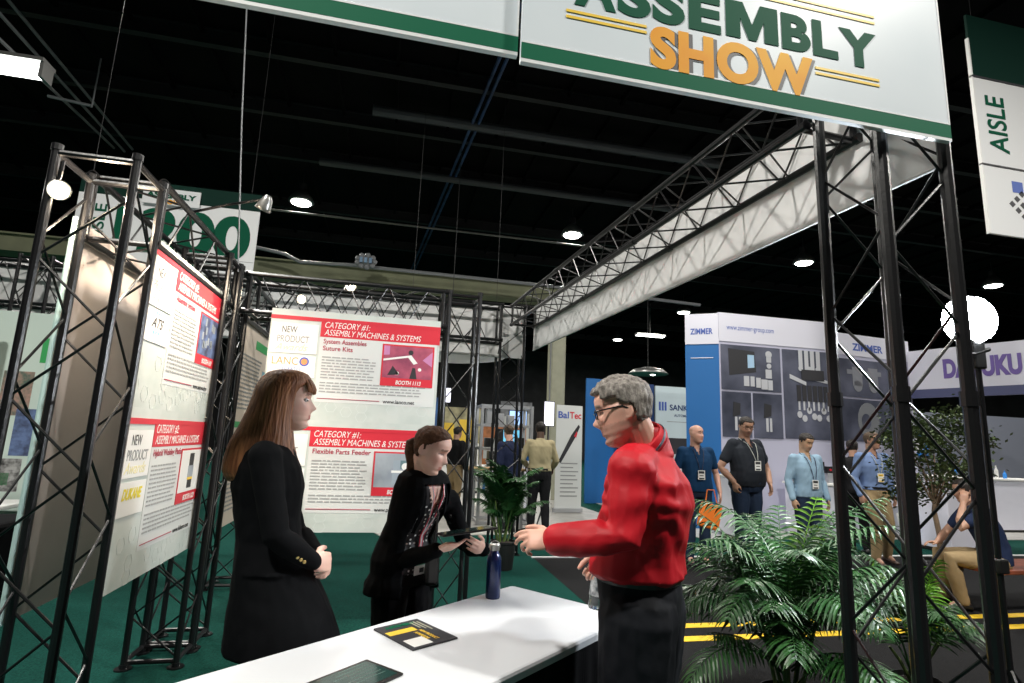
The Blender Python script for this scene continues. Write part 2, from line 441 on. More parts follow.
def figure(o):
    """o: dict of options; local frame: +Y forward, +X the person's right, metres at 1.75 m tall"""
    h = o.get('h', 1.75); s = h / 1.75; yaw = o['yaw']; base = V(o['loc'])
    g = o.get('girth', 1.0); vox = o.get('vox', .010)
    W = Matrix.Translation(base) @ Matrix.Rotation(yaw, 4, 'Z') @ Matrix.Scale(s, 4)
    Wi = W.inverted()
    J = dict(pel=V((0, 0, .95)), wst=V((0, .0, 1.08)), cst=V((0, .005, 1.28)), nkb=V((0, -.012, 1.46)), head=V((0, .03, 1.63)),
             shR=V((.175, -.005, 1.405)), shL=V((-.175, -.005, 1.405)), elR=V((.225, -.03, 1.12)), elL=V((-.225, -.03, 1.12)),
             wrR=V((.24, .07, .88)), wrL=V((-.24, .07, .88)), hdR=V((0, .2, -1)), hdL=V((0, .2, -1)), bkR=V((1, .2, 0)), bkL=V((-1, .2, 0)),
             hpR=V((.09, 0, .90)), hpL=V((-.09, 0, .90)), knR=V((.10, .02, .50)), knL=V((-.10, .02, .50)), anR=V((.10, -.02, .09)), anL=V((-.10, -.02, .09)))
    for k, v in o.get('J', {}).items(): J[k] = V(v)
    for k, v in o.get('JW', {}).items(): J[k] = Wi @ V(v)
    for k, v in o.get('DW', {}).items(): J[k] = (Wi.to_3x3() @ V(v)).normalized()
    if o.get('fem'):
        for k in ('shR', 'shL'):
            if k not in o.get('J', {}): J[k].x *= .88
    root = thing('person', o['label'], 'person', base, o.get('group'))
    def P(k): return W @ J[k]
    # head matrix
    hy, hp, hr = o.get('hyaw', 0), o.get('hpitch', 0), o.get('hroll', 0)
    hs = o.get('hscale', 1.0) * s
    H = Matrix.Translation(P('head')) @ Matrix.Rotation(yaw + hy, 4, 'Z') @ Matrix.Rotation(hp, 4, 'X') @ Matrix.Rotation(hr, 4, 'Y') @ Matrix.Scale(hs, 4)
    Hi = H.inverted()
    def ring(c, hw, hd, n=20, fx=None, k=.0):
        c = V(c); out = []
        for q in range(n):
            t = 2 * PI * q / n
            cx, sy = math.cos(t), math.sin(t)
            x = hw * math.copysign(abs(cx) ** .85, cx); y = hd * math.copysign(abs(sy) ** .85, sy)
            out.append(W @ (c + V((x, y, 0))))
        return out
    fem = o.get('fem', 0); belly = o.get('belly', 0)
    def spine(z):
        ks = [('pel', .95), ('wst', 1.08), ('cst', 1.28), ('nkb', 1.46)]
        pts = [(J[k].z, J[k]) for k, _ in ks]
        if z <= pts[0][0]: return V((pts[0][1].x, pts[0][1].y, z))
        for (a, p), (b, q) in zip(pts, pts[1:]):
            if z <= b: t = (z - a) / (b - a); r = p.lerp(q, t); return V((r.x, r.y, z))
        return V((pts[-1][1].x, pts[-1][1].y, z))
    prof = [(.83, .14, .095), (.90, .172, .112), (.97, .168 if not fem else .172, .115), (1.07, .148 if not fem else .128, .105 if not fem else .092), (1.17, .155 if not fem else .132, .112 if not fem else .1),
            (1.28, .168 if not fem else .145, .118), (1.36, .170 if not fem else .148, .105), (1.42, .150 if not fem else .13, .082), (1.455, .085, .062)]
    if o.get('prof'): prof = o['prof']
    def torso(bm, inf, z0=.80, z1=1.5, extra=None):
        rings = []; pr = [(z, a, b) for z, a, b in prof if z0 <= z <= z1]
        if extra: pr = extra + pr
        for z, a, b in pr:
            gg = g if z < 1.4 else 1
            be = belly * gs(z - 1.08, .14)
            c = spine(z) + V((0, be * .55, 0))
            rings.append(ring(c, a * gg + inf, b * gg + inf + be * .5))
        loft(bm, rings)
    def limb(bm, keys, rad, inf, seg=14):
        tube(bm, [P(k) if isinstance(k, str) else W @ V(k) for k in keys], [(r + inf) * s for r in rad], seg, ball=True)
    ag = o.get('arm', 1.0) * (.86 if fem else 1.0)
    def arm(bm, sd, inf, frac=1.0, start=0):
        a, b, c = J['sh' + sd], J['el' + sd], J['wr' + sd]
        if frac >= 1:
            bb = b.lerp(c, .3)
            limb(bm, [a, a.lerp(b, .4), b, bb, b.lerp(c, frac - .05 if frac > 1 else .97)], [.056 * ag, .050 * ag, .042 * ag, .043 * ag, .029 * ag], inf)
        else:
            limb(bm, [a, a.lerp(b, .4), a.lerp(b, frac * 1.5)], [.056 * ag, .052 * ag, .048 * ag], inf)
        # shoulder root
        limb(bm, [J['nkb'].lerp(a, .45) + V((0, 0, o.get('trap', -.045))), a], [.055, .058 * ag], inf)
    def leg(bm, sd, inf, lo=0):
        limb(bm, [J['hp' + sd], J['hp' + sd].lerp(J['kn' + sd], .45), J['kn' + sd], J['kn' + sd].lerp(J['an' + sd], .35), J['an' + sd] + V((0, 0, lo))],
             [.085 * (g * .5 + .5), .075 * (g * .5 + .5), .054, .054, .038], inf)
    # ---------------- body: one continuous surface
    bm = B(); torso(bm, -.012)
    for sd, sg in (('R', 1), ('L', -1)):
        arm(bm, sd, -.002 if o.get('sleeve', 'long') == 'short' else -.006); leg(bm, sd, -.012)
        limb(bm, [J['an' + sd], J['an' + sd] + V((0, .10, -.05))], [.035, .028], 0)
        if not o.get('nohand' + sd):
            hm = frame_from(P('wr' + sd), W.to_3x3() @ J['hd' + sd], W.to_3x3() @ J['bk' + sd])
            # thumb side from handedness: x axis of hand frame = fingers x back
            hand_shell(bm, hm, o.get('thumb' + sd, -1 if sd == 'R' else 1), o.get('curl' + sd, (.3, .35, .4, .45)), s * o.get('hsc', 1.0) * (.92 if fem else 1.0), o.get('tp' + sd, (.3, .5)))
    # neck
    nt = Hi.inverted() @ V((0, -.028, -.05)); nb = W @ (J['nkb'] + V((0, 0, -.04)))
    tube(bm, [nb, nb.lerp(nt, .5), nt], [(.060 if fem else .070) * s, (.047 if fem else .060) * s * (1 + .5 * (g - 1)), (.049 if fem else .060) * s], 16, ball=True)
    head_shell(bm, H, fem=fem, fat=o.get('fat', 0))
    for sg in (1, -1):                                   # ears
        E = H @ Matrix.Translation((sg * .072, -.012, .0)) @ Matrix.Rotation(sg * .45, 4, 'Z') @ Matrix.Rotation(-.2, 4, 'X')
        torus(bm, (0, 0, 0), .022, .0055, E @ Matrix.Rotation(PI / 2, 4, 'Y'), 16, 1.35, .85)
        ell(bm, E.translation, (1, 1, 1), E.to_3x3() @ Matrix.Diagonal((.006, .018, .028)), 10, 8)
    sk = V(SKIN[o.get('skin', 'fair')])
    lip = V(o.get('lip', (sk.x * .85, sk.y * .55, sk.z * .6))); brow = V(o.get('brow', (.09, .06, .04)))
    stub = o.get('stubble')
    def tone(p):
        q = Hi @ p
        c = sk.copy()
        if q.length < .16:
            if q.y > .05 and abs(q.x) < .026 and -.070 < q.z < -.050: c = sk.lerp(lip, .9 * max(0, 1 - (abs(q.x) / .026) ** 4))
            elif q.y > .04 and .010 < abs(q.x) < .050 and abs(q.z - (.036 - .10 * (abs(q.x) - .03) ** 1)) < .0055: c = sk.lerp(brow, .8)
            elif q.y > .05 and abs(abs(q.x) - .031) < .016 and abs(q.z - .0115) < .0045: c = sk.lerp(V((.05, .035, .03)), .7)
            elif q.y > .03: c = sk.lerp(V((sk.x, sk.y * .72, sk.z * .7)), .5 * gs(abs(q.x) - .042, .02) * gs(q.z + .025, .022))
            if stub and q.z < -.035 and q.y > -.03 : c = c.lerp(V(stub), .45)
            hc = o.get('shaved')
            if hc and (q.z > .065 - .0 or (q.y < .0 and q.z > -.01)) : c = c.lerp(V(hc), .5)
        return c
    body = union('body', bm, vox * .62 if o.get('fine') else vox, root, skin_mat(o.get('skin', 'fair')), color=tone, smooth=1 if o.get('fine') else 1)
    # eyes
    if o.get('fine') and o.get('eyes', 1):
        for sg in (1, -1):
            t = B(); c = H @ V((sg * .031, .0650, .0120)); ell(t, c, (.0118 * hs,) * 3, None, 14, 10)
            e = obj('eye', t, M_eye, root, smooth=True)
            t = B(); d = (H.to_3x3() @ V((0, 1, o.get('gaze', -.1)))).normalized()
            ell(t, c + d * .0068 * hs, (.0072 * hs,) * 3, None, 12, 8); obj('iris', t, M_iris, e, smooth=True)
    # ---------------- trousers and shoes
    tm = o.get('trousers')
    if tm:
        bm = B(); torso(bm, .004, .80, 1.0 + 2.2 * o.get('bz', 0))
        for sd in 'RL': leg(bm, sd, .012 + o.get('loose', .008), .0)
        wz = 1.0
        fo = o.get('folds', .004)
        union('trousers', bm, vox, root, tm, disp=lambda p, n: fo * noise.noise(V((p.x * 14, p.y * 14, p.z * 7))) + fo * .8 * noise.noise(V((p.x * 30, p.y * 30, p.z * 22 + 5))))
        if o.get('belt'):
            bm = B(); c = spine(.995)
            gg = g; be = belly * gs(.995 - 1.08, .14); rr = []
            for z in (.98 + o.get('bz', 0), 1.012 + o.get('bz', 0)): rr.append(ring(spine(z) + V((0, be * .4, 0)), .162 * gg + .012, .113 * gg + .012 + be * .3, 32))
            loft(bm, rr); obj('belt', bm, M_plastic, root, smooth=False)
    for sd in 'RL':
        if o.get('noshoe'): break
        a = J['an' + sd]; t = B(); toe = J.get('toe' + sd, V((0, 1, 0)))
        S = W @ Matrix.Translation(a + V((0, 0, -.09))) @ Matrix.Rotation(math.atan2(-toe.x, toe.y), 4, 'Z')
        rr = []
        for y, wd, hh in ((-.075, .025, .05), (-.065, .034, .075), (-.02, .038, .085), (.05, .04, .065), (.11, .047, .045), (.16, .042, .035), (.185, .022, .022)):
            rr.append([S @ V((wd * math.cos(q), y, max(0, hh * .5 + hh * .5 * math.sin(q)))) for q in [2 * PI * k / 14 for k in range(14)]])
        loft(t, rr); obj('shoe', t, o.get('shoemat', M_plastic), root, smooth=True)
    H0 = dict(root=root, W=W, Wi=Wi, H=H, Hi=Hi, P=P, J=J, torso=torso, arm=arm, leg=leg, limb=limb, ring=ring, spine=spine, vox=vox, s=s, g=g, body=body, belly=belly)
    # ---------------- top
    tp = o.get('top')
    if tp:
        inf = o.get('topinf', .012); z0 = o.get('hemz', .90)
        bm = B(); torso(bm, inf, z0)
        fr_ = .42 if o.get('sleeve', 'long') == 'short' else 1.0
        for sd in 'RL': arm(bm, sd, inf * .7 + .004, o.get('slv', fr_))
        # collar
        cz = J['nkb']
        if o.get('collar', 1):
            tube(bm, [P('nkb') + V((0, 0, -.03)), W @ (cz + V((0, .004, .028)))], [.078 * s, (.058 if fem else .069) * s], 18)
        vd, vw = o.get('vneck', (.10, .035))
        fo = o.get('tfolds', .006)
        def cut(p):
            q = Wi @ p
            if q.z > cz.z + .012 and q.z < cz.z + .2 and abs(q.x) < .1: 
                if (V((q.x - cz.x, q.y - cz.y))).length < .050 * (1 if not fem else .85) or q.z > cz.z + .028: return True
            return q.y > cz.y + .03 and q.z > cz.z - vd and abs(q.x - cz.x) < vw * (q.z - (cz.z - vd)) / vd
        def dsp(p, n):
            q = Wi @ p
            return fo * (noise.noise(V((q.x * 9, q.y * 9, q.z * 7))) * 1.2 + .8 * noise.noise(V((q.x * 22 + q.z * 12, q.y * 22, q.z * 10 + 3))))
        H0['top'] = union('shirt' if not o.get('topname') else o['topname'], bm, vox, root, tp, cut=cut, disp=dsp, solid=.003)
    # ---------------- lanyard + badge
    if o.get('lanyard'):
        lc = o['lanyard']; bd = o.get('badgez', 1.16)
        fy = lambda z: lerp(z, sorted([(z_, b_ * g + belly * gs(z_ - 1.08, .14) * 1.05) for z_, a_, b_ in prof])) + .022
        t = B()
        for sg in (1, -1):
            pts = []
            for k in range(9):
                u = k / 8; z = 1.45 + (bd + .02 - 1.45) * u
                c = spine(z); xx = sg * (.07 - .055 * u)
                pts.append(W @ (c + V((xx, (fy(z) if z < 1.44 else .05) * math.sqrt(max(.2, 1 - (xx / .2) ** 2)), 0))))
            pts = [W @ (J['nkb'] + V((sg * .055, -.035, .03))), W @ (J['nkb'] + V((sg * .072, .01, .018)))] + pts
            tube(t, pts, .0042 * s, 6)
        la = obj('lanyard', t, lc, root)
        c = spine(bd); y = fy(bd) + .006
        fr = Fr(W @ (c + V((.045, y, -.1))), W.to_3x3() @ V((-1, 0, 0)), W.to_3x3() @ V((0, .0, 1)))
        t = B(); rect(t, fr, 0, 0, .09 * s, .115 * s, 0, .003); ba = obj('badge', t, M_card, root)
        t = B(); rect(t, fr, .01, .075 * s, .08 * s, .105 * s, .003, .0036); rect(t, fr, .02, .045 * s, .07 * s, .055 * s, .003, .0036); rect(t, fr, .012 * s, .005 * s, .078 * s, .022 * s, .003, .0036)
        obj('badge_print', t, o.get('badgecol', M_dark), ba)
    # ---------------- hair
    hk = o.get('hair'); hm = o.get('hairmat')
    if hk == 'short':
        hl = o.get('hairline', .062)
        def test(c):
            if c.z > hl + .02 * (c.y > .05): return True
            if c.y < .012 and c.z > .0 + .35 * (c.y): return True
            if c.y < -.04 and c.z > -.045: return True
            return c.y < .045 and c.z > .035
        hair_cap('hair', H, test, o.get('hairth', .010), hm, root)
    if o.get('glasses'):
        gm = o['glasses']; t = B(); 
        for sg in (1, -1):
            G = H @ Matrix.Translation((sg * .033, .094, .010)) @ Matrix.Rotation(-sg * .15, 4, 'Z') @ Matrix.Rotation(PI / 2, 4, 'X')
            pts = [(.024 * math.copysign(abs(math.cos(a)) ** .6, math.cos(a)), .0155 * math.copysign(abs(math.sin(a)) ** .6, math.sin(a)), 0) for a in [2 * PI * k / 20 for k in range(21)]]
            tube(t, [G @ V(p) for p in pts], .0022 * hs, 6)
            tube(t, [H @ V(p) for p in ((sg * .056, .090, .018), (sg * .075, .080, .017), (sg * .079, .0, .014), (sg * .078, -.02, .0))], .0028 * hs, 6)
        tube(t, [H @ V(p) for p in ((-.01, .098, .013), (0, .102, .016), (.01, .098, .013))], .002 * hs, 6)
        gl = obj('glasses', t, gm, root)
    return H0
# ------------------------------------------------------------------ where things stand (worked out from the photo's perspective)
def ray(px, py): return ROT @ V((px - 512, 341.5 - py, -F))
def dep(px, py, D): return CAM + ray(px, py) * (D / F)
def aty(px, py, y): r = ray(px, py); return CAM + r * (y / r.y)

# ------------------------------------------------------------------ setting
def slab(name, lo, hi, m, **k):
    bm = B(); box(bm, lo, hi); o = obj(name, bm, m); struct(o); return o
slab('floor', (-30, -6, -.1), (45, 45, -.004), M_concrete)
slab('trim_1', (-30, -6, -.004), (1.95, 45, 0), M_carpet)                         # green carpet of the booth and the aisle beyond
slab('trim_2', (1.95, 7.36, -.004), (45, 45, 0), M_carpet)
slab('trim_3', (1.95, -6, -.004), (45, 7.32, .001), M_blackcarpet)
slab('trim_4', (1.93, 7.32, -.003), (14, 7.37, .012), M_white)
bm = B()
for x0, x1, y0, y1 in ((.6, 3.3, 8.9, 9.6), ): poly(bm, Fr((0, 0, 0), (1, 0, 0), (0, 1, 0)), [(.0, 8.75), (2.75, 9.2), (4.6, 11.2), (4.4, 15.5), (-2, 15.5)], .001, .012)
struct(obj('trim_5', bm, M_vinyl))
slab('trim_6', (5.2, 8.7, .001), (22, 14, .012), M_vinyl)
slab('ceiling', (-30, -6, 8.9), (45, 45, 9.0), M_ceil)
slab('wall_back', (-30, 44.8, -.1), (45, 45, 9), M_wall)
slab('wall_left', (-30.2, -6, -.1), (-30, 45, 9), M_wall)
slab('wall_right', (45, -6, -.1), (45.2, 45, 9), M_wall)
slab('wall_front', (-30, -6.2, -.1), (45, -6, 9), M_wall)
t1 = B(); box(t1, (2.3, 4.28, .001), (14, 4.385, .004)); tag(obj('floor_tape', t1, M_yellow), 'nearer of two parallel yellow tape lines on the black floor', 'tape', 'yellow tape lines on the black floor')
t1 = B(); box(t1, (2.3, 4.58, .001), (14, 4.685, .004)); tag(obj('floor_tape', t1, M_yellow), 'farther of two parallel yellow tape lines on the black floor', 'tape', 'yellow tape lines on the black floor')
# roof steel
k = 0
for y in (8.2, 10.3, 12.4, 14.5, 18.0, 21, 26, 31, 36):
    bm = B(); h_ = .22
    box(bm, (-28, y - .07, 8.55), (44, y + .07, 8.58)); box(bm, (-28, y - .07, 8.86), (44, y + .07, 8.89)); box(bm, (-28, y - .008, 8.55), (44, y + .008, 8.89))
    k += 1; struct(obj('trim_%d' % (6 + k), bm, M_beam))
bm = B()
for i in range(60):
    x = -28 + i * 1.2; box(bm, (x - .03, -5, 8.78), (x + .03, 44, 8.9))
struct(obj('trim_16', bm, M_ceil))
# bulkhead beam and its column
bm = B(); box(bm, (-16, 14.1, 5.25), (4.4, 14.7, 5.62)); box(bm, (-16, 14.0, 5.62), (4.4, 14.8, 5.66)); struct(obj('trim_17', bm, M_olive))
bm = B(); bbox(bm, (4.08, 14.1, 0), (4.48, 14.5, 5.4), .03); struct(obj('trim_18', bm, M_cream))
bm = B(); tube(bm, [(4.04, 14.05, 1.2), (4.04, 14.05, 4.4), (4.3, 14.05, 4.5), (4.3, 14.05, 5.2)], .02); tag(obj('conduit', bm, M_pipe), 'thin conduit strapped to the cream column behind the palm', 'pipe')
bm = B(); tube(bm, [aty(255, 247, 13.5), aty(285, 254, 13.5), aty(300, 262, 13.5), aty(350, 265, 13.5), aty(540, 285, 13.5), aty(700, 305, 13.5)], .045, 8)
tag(obj('ceiling_pipe', bm, M_pipe), 'long grey pipe with a bend running in front of the olive beam', 'pipe')
c = aty(366, 262, 13.4); bm = B(); ell(bm, c, (.2, .14, .14), None, 14, 8)
for i in range(9): 
    a = 2 * PI * i / 9; ell(bm, c + V((.2 * math.cos(a), -.06, .15 * math.sin(a))), (.07, .06, .07), None, 8, 6)
bm2 = B()
for i in (-1, 0, 1): box(bm2, (c.x + i * .11 - .035, c.y - .16, c.z - .06), (c.x + i * .11 + .035, c.y - .13, c.z + .07))
hub = obj('pipe_coupling', bm, M_pipe); tag(hub, 'round bluish grey fixture clamped on the ceiling pipe', 'fixture'); obj('face_plate', bm2, mat('fixture_blue', (.10, .2, .32), .4), hub)
bm = B(); a, b = V((1.55, 9.0, 8.5)), V((.82, 18.4, 8.5)); d = (b - a).normalized()
for s_ in (-.07, .07): tube(bm, [a - d * 4 + V((s_, 0, 0)), b + d * 10 + V((s_, 0, 0))], .035, 6)
tag(obj('cable_tray', bm, M_bluebeam), 'blue cable tray running away across the black ceiling', 'cable tray')  # blue is the tray's base colour, varied in patches
for i, (p, q, r_, txt) in enumerate((((300, 60), (620, 115), .025, 'thin pale pipe below the roof nearest the big banner'), ((373, 110), (600, 150), .11, 'thick dark round duct across the black ceiling'), ((383, 170), (610, 203), .10, 'dark round duct farther back across the ceiling'), ((275, 210), (560, 243), .03, 'thin pipe behind the ducts near the two high bay lamps'))):
    y_ = (11, 11.5, 14.2, 15.6)[i]; a, b = aty(p[0], p[1], y_), aty(q[0], q[1], y_ ); b.z = a.z; bm = B(); cyl(bm, a - (b - a) * (.0 if i == 1 else .25), b + (b - a) * .6, r_, seg=10)
    tag(obj('ceiling_duct' if r_ > .05 else 'ceiling_pipe', bm, mat('duct_paint%d' % i, (.06, .065, .07) if r_ > .05 else (.16, .16, .15), .6)), txt, 'pipe')
for i, (a, b) in enumerate((((0, 14), (105, 130)), ((8, 0), (113, 126)), ((-8, 32), (95, 130)))):
    p, q = aty(a[0], a[1], 9.2), aty(b[0], b[1], 13.5); bm = B(); cyl(bm, p - (q - p), q + (q - p) * .3, .028, seg=8)
    tag(obj('ceiling_conduit', bm, M_pipe), ('middle', 'right hand', 'left hand')[i] + ' of three slanting grey conduits at top left', 'pipe', 'conduits at the top left')
p, q = aty(48, 96, 11), aty(92, 106, 11); bm = B(); cyl(bm, p, q, .03, seg=8); cyl(bm, q, q + V((0, 0, 1.0)), .015, seg=6); tag(obj('pipe_hanger', bm, M_pipe), 'short cross bar hanging under the slanting grey conduits', 'bracket')
# hall cable
bm = B(); a, b = aty(248, -20, 4.4), aty(238, 272, 4.4); tube(bm, [a, a.lerp(b, .5) + V((-.01, 0, 0)), b], .006, 6); tag(obj('hanging_cable', bm, M_pipe), 'thin grey cable hanging straight down beside the 1200 sign', 'cable')

# high bay lamps of the hall
def high_bay(x, y, z=8.0):
    r = thing('high_bay_lamp', '', 'lamp', (x, y, z), 'high bay lamps under the hall roof')
    bm = B(); lathe(bm, (x, y, z), [(.34, -.02), (.36, 0), (.30, .14), (.15, .30), (.12, .33), (.11, .31), (.14, .28), (.28, .13), (.33, 0)], 28); obj('reflector', bm, M_lampmetal, r, smooth=True)
    bm = B(); cyl(bm, (x, y, z + .3), (x, y, z + .55), .11, seg=16); obj('ballast', bm, M_beam, r)
    bm = B(); cyl(bm, (x, y, z + .5), (x, y, 8.9), .012, seg=6); obj('hanger', bm, M_beam, r)
    bm = B(); lathe(bm, (x, y, z), [(.31, .02), (.26, -.05), (.12, -.09), (.01, -.10)], 24); obj('lens', bm, M_glow, r, smooth=True)
    return r
LBL = {(-3, 16): 'bright high bay lamp to the right of the 1200 sign', (5.2, 16): 'bright high bay lamp just left of the long white fascia', (13.7, 16): 'high bay lamp hanging above the machine photo wall',
       (22, 16): 'high bay lamp above the glaring strobe', (-3, 24.2): 'small high bay lamp seen under the olive beam', (5.2, 24.2): 'small high bay lamp at the far end of the white fascia', (13.7, 24.2): 'far high bay lamp left of the blue booth wall',
       (22, 24.2): 'far high bay lamp behind the right hand truss tower', (5.2, 32.4): 'distant small high bay lamp above the striped booths', (13.7, 32.4): 'distant high bay lamp above the cream column'}
hb = None
for x, y in LAMPS:
    if (x, y) in LBL:
        if hb is None: hb = high_bay(x, y); hb['label'] = LBL[(x, y)]
        else: dup(hb, (x, y, 8.0), 0, LBL[(x, y)])
    light('high_bay_light', 'AREA', (x, y, 7.86), HIGH_BAY * (2.3 if y < 0 and x < 10 else 1), (1, .97, .90), .5)
# other lamps far down the hall
p = aty(650, 336, 26); r = thing('fluorescent_fixture', 'far white strip lamp above the head of the man in red', 'lamp', p); bm = B(); box(bm, (p.x - .75, p.y - .12, p.z - .03), (p.x + .75, p.y + .12, p.z)); obj('tube', bm, M_tube, r); bm = B(); box(bm, (p.x - .8, p.y - .16, p.z), (p.x + .8, p.y + .16, p.z + .1)); cyl(bm, (p.x, p.y, p.z + .05), (p.x, p.y, 8.9), .02, seg=6); obj('housing', bm, M_lampmetal, r)
p = aty(648, 374, 20); r = thing('hanging_shade_lamp', 'wide grey dish shaped lamp hanging behind the head of the man in red', 'lamp', p); bm = B(); lathe(bm, p, [(.75, -.02), (.78, 0), (.6, .16), (.2, .26), (.01, .27), (.01, .25), (.55, .12), (.7, .0)], 28); obj('shade', bm, M_lampmetal, r, smooth=True); bm = B(); cyl(bm, p + V((0, 0, .2)), (p.x, p.y, 8.9), .015, seg=6); obj('hanger', bm, M_beam, r); bm = B(); ell(bm, p + V((.2, 0, .02)), (.12, .12, .07)); obj('bulb', bm, M_glow, r)
# fluorescent top left
p, q = aty(-30, 62, 9), aty(44, 74, 9); r = thing('fluorescent_fixture', 'white fluorescent strip lamp cut by the left edge', 'lamp', p)
bm = B(); d = (q - p).normalized(); cyl(bm, p, q, .10, seg=12); obj('tube', bm, M_tube, r)
bm = B(); box(bm, (p.x, p.y - .16, p.z + .11), (q.x + .05, p.y + .16, p.z + .17)); box(bm, (q.x, p.y - .13, q.z - .12), (q.x + .05, p.y + .13, q.z + .12)); obj('housing', bm, M_lampmetal, r)

# ------------------------------------------------------------------ truss
def truss(name, label, p0, p1, a, b, bay=.42, r=.019, lr=.0062, group=None, cat='truss', feet=False, phase=0, nofaces=()):
    """four chords from p0 to p1; cross-section edges a and b"""
    p0, p1, a, b = V(p0), V(p1), V(a), V(b); ax = p1 - p0; L = ax.length; d = ax.normalized()
    root = thing(name, label, cat, p0, group); cs = [V((0, 0, 0)), a, a + b, b]
    for c in cs:
        bm = B(); cyl(bm, p0 + c, p1 + c, r, seg=10)
        n = max(1, int(L / 1.5))
        for i in range(n + 1):
            q = p0 + c + ax * (i / n); q0, q1 = max(0, i / n * L - .03), min(L, i / n * L + .03)
            cyl(bm, p0 + c + d * q0, p0 + c + d * q1, r * 1.25, seg=10)
        obj('chord' if not feet else 'post', bm, M_truss, root, smooth=False)
    for f in range(4):
        if f in nofaces: continue
        A, C = cs[f], cs[(f + 1) % 4]; bm = B(); t = .06 + (phase + f * .5) % 1 * bay * .3; side = (f + int(phase)) % 2
        pts = []
        while t < L - .03:
            pts.append(p0 + (A if side else C) + d * t); t += bay / 2; side = 1 - side
        for u, v in zip(pts, pts[1:]): tube(bm, [u, v], lr, 6)
        for e in (.04, L - .04): cyl(bm, p0 + A + d * e, p0 + C + d * e, r * .8, seg=8)
        obj('lacing', bm, M_truss, root)
    if feet:
        bm = B(); q = .06
        lo = p0 - (a + b).normalized() * q; hi = p0 + a + b + (a + b).normalized() * q
        bm.free()
        for c in cs: bm = B(); cyl(bm, p0 + c, p0 + c + V((0, 0, .008)), .05, seg=14); obj('foot_plate', bm, M_truss, root)
    return root
XL, XO = -1.25, -1.58
truss('truss_tower', 'black truss tower at the left edge, nearest the camera, beside the slanted posters', (XO, 2.73, 0), (XO, 2.73, 2.76), (XL - XO, 0, 0), (0, .30, 0), feet=True, bay=.62)
truss('truss_beam', 'black truss beam above the slanted posters, running away from the nearest tower', (XO, 3.03, 2.43), (XO, 4.5, 2.43), (XL - XO, 0, 0), (0, 0, .33), bay=.5)
truss('truss_tower', 'black truss tower at the far end of the slanted posters, behind the long haired woman', (-1.52, 4.18, 0), (-1.52, 4.18, 2.76), (.30, 0, 0), (0, .27, 0), feet=True, bay=.5)
truss('truss_tower', 'black corner truss tower joining the slanted posters to the facing posters', (-1.52, 4.5, 0), (-1.52, 4.5, 2.76), (.30, 0, 0), (0, .27, 0), feet=True, bay=.5, phase=1)
truss('truss_beam', 'black truss beam over the posters that face the camera', (-1.2, 4.56, 2.42), (.4, 4.56, 2.42), (0, .3, 0), (0, 0, .30), bay=.33)
truss('truss_tower', 'black truss tower at the right of the facing posters, behind the woman holding a tablet', (.41, 4.56, 0), (.41, 4.56, 2.74), (.26, 0, 0), (0, .3, 0), feet=True, bay=.7)
truss('truss_tower', 'black truss tower behind the facing posters at their left', (-1.6, 6.0, 0), (-1.6, 6.0, 2.76), (.3, 0, 0), (0, .3, 0), feet=True, bay=.6)
truss('truss_beam', 'black truss beam leading back above the green striped poster', (-1.55, 4.8, 2.43), (-1.55, 6.0, 2.43), (.3, 0, 0), (0, 0, .33), bay=.4)
truss('truss_tower', 'black truss tower at the far corner where the long white fascia ends', (1.42, 7.5, 0), (1.42, 7.5, 3.4), (.34, 0, 0), (0, .3, 0), feet=True, bay=.6)
truss('truss_beam', 'black truss beam along the back fascia', (-6.2, 7.35, 2.85), (1.42, 7.35, 2.85), (0, .28, 0), (0, 0, .50), bay=.5, r=.022)
truss('truss_tower', 'thin black truss tower far left in front of the grey fascia', (-4.2, 7.0, 0), (-4.2, 7.0, 3.35), (.32, 0, 0), (0, .3, 0), feet=True, bay=.8)
# front right tower and the long beam
truss('truss_tower', 'tall black truss tower at the right front corner, in front of the palm', (1.93, 1.78, 0), (1.93, 1.78, 3.5), (.33, 0, 0), (0, .33, 0), feet=True, bay=.66, r=.026)
u = V((-.37, 5.9, 0)).normalized(); pn = V((u.y, -u.x, 0)); o0 = V((1.915, 1.78, 0))
truss('truss_beam', 'long black truss beam running away beside the white fascia', o0 + u * .36 + V((0, 0, 3.10)), o0 + u * 5.7 + V((0, 0, 3.10)), pn * .33, V((0, 0, .28)), bay=.42, r=.021)
truss('truss_beam', 'black truss beam hidden behind the big show banner', (-1.5, 1.80, 3.22), (1.88, 1.80, 3.22), (0, .25, 0), (0, 0, .28), bay=.4)
# fascias
def fascia(name, label, p0, p1, z0, z1, m, th=.012):
    p0, p1 = V(p0), V(p1); d = (p1 - p0).normalized(); n = V((d.y, -d.x, 0)); N = 40; bm = B(); rings = []
    for i in range(N + 1):
        q = p0.lerp(p1, i / N); w_ = .006 * math.sin(i * 1.3) + .004 * math.sin(i * .37)
        rings.append([q + n * (w_ * .3) + V((0, 0, z0)), q + n * w_ + V((0, 0, (z0 + z1) / 2)), q + V((0, 0, z1)), q + n * th + V((0, 0, z1)), q + n * (th + w_) + V((0, 0, (z0 + z1) / 2)), q + n * (th + w_ * .3) + V((0, 0, z0))])
    loft(bm, rings); o = obj(name, bm, m, smooth=False); tag(o, label, 'fascia')
    bm = B(); cyl(bm, p0 + n * th / 2 + V((0, 0, z0)), p1 + n * th / 2 + V((0, 0, z0)), .009, seg=8); obj('hem_bar', bm, M_white, o)
    return o
f0 = o0 + pn * .345
fascia('fabric_fascia', 'long white fabric fascia slanting up to the right toward the big banner', f0 + u * -.02, f0 + u * 5.75, 2.77, 3.40, M_whitefab)
fascia('fabric_fascia', 'white fabric fascia across the back above the facing posters', (-7.5, 7.66, 0), (1.80, 7.66, 0), 2.66, 3.42, M_whitefab)
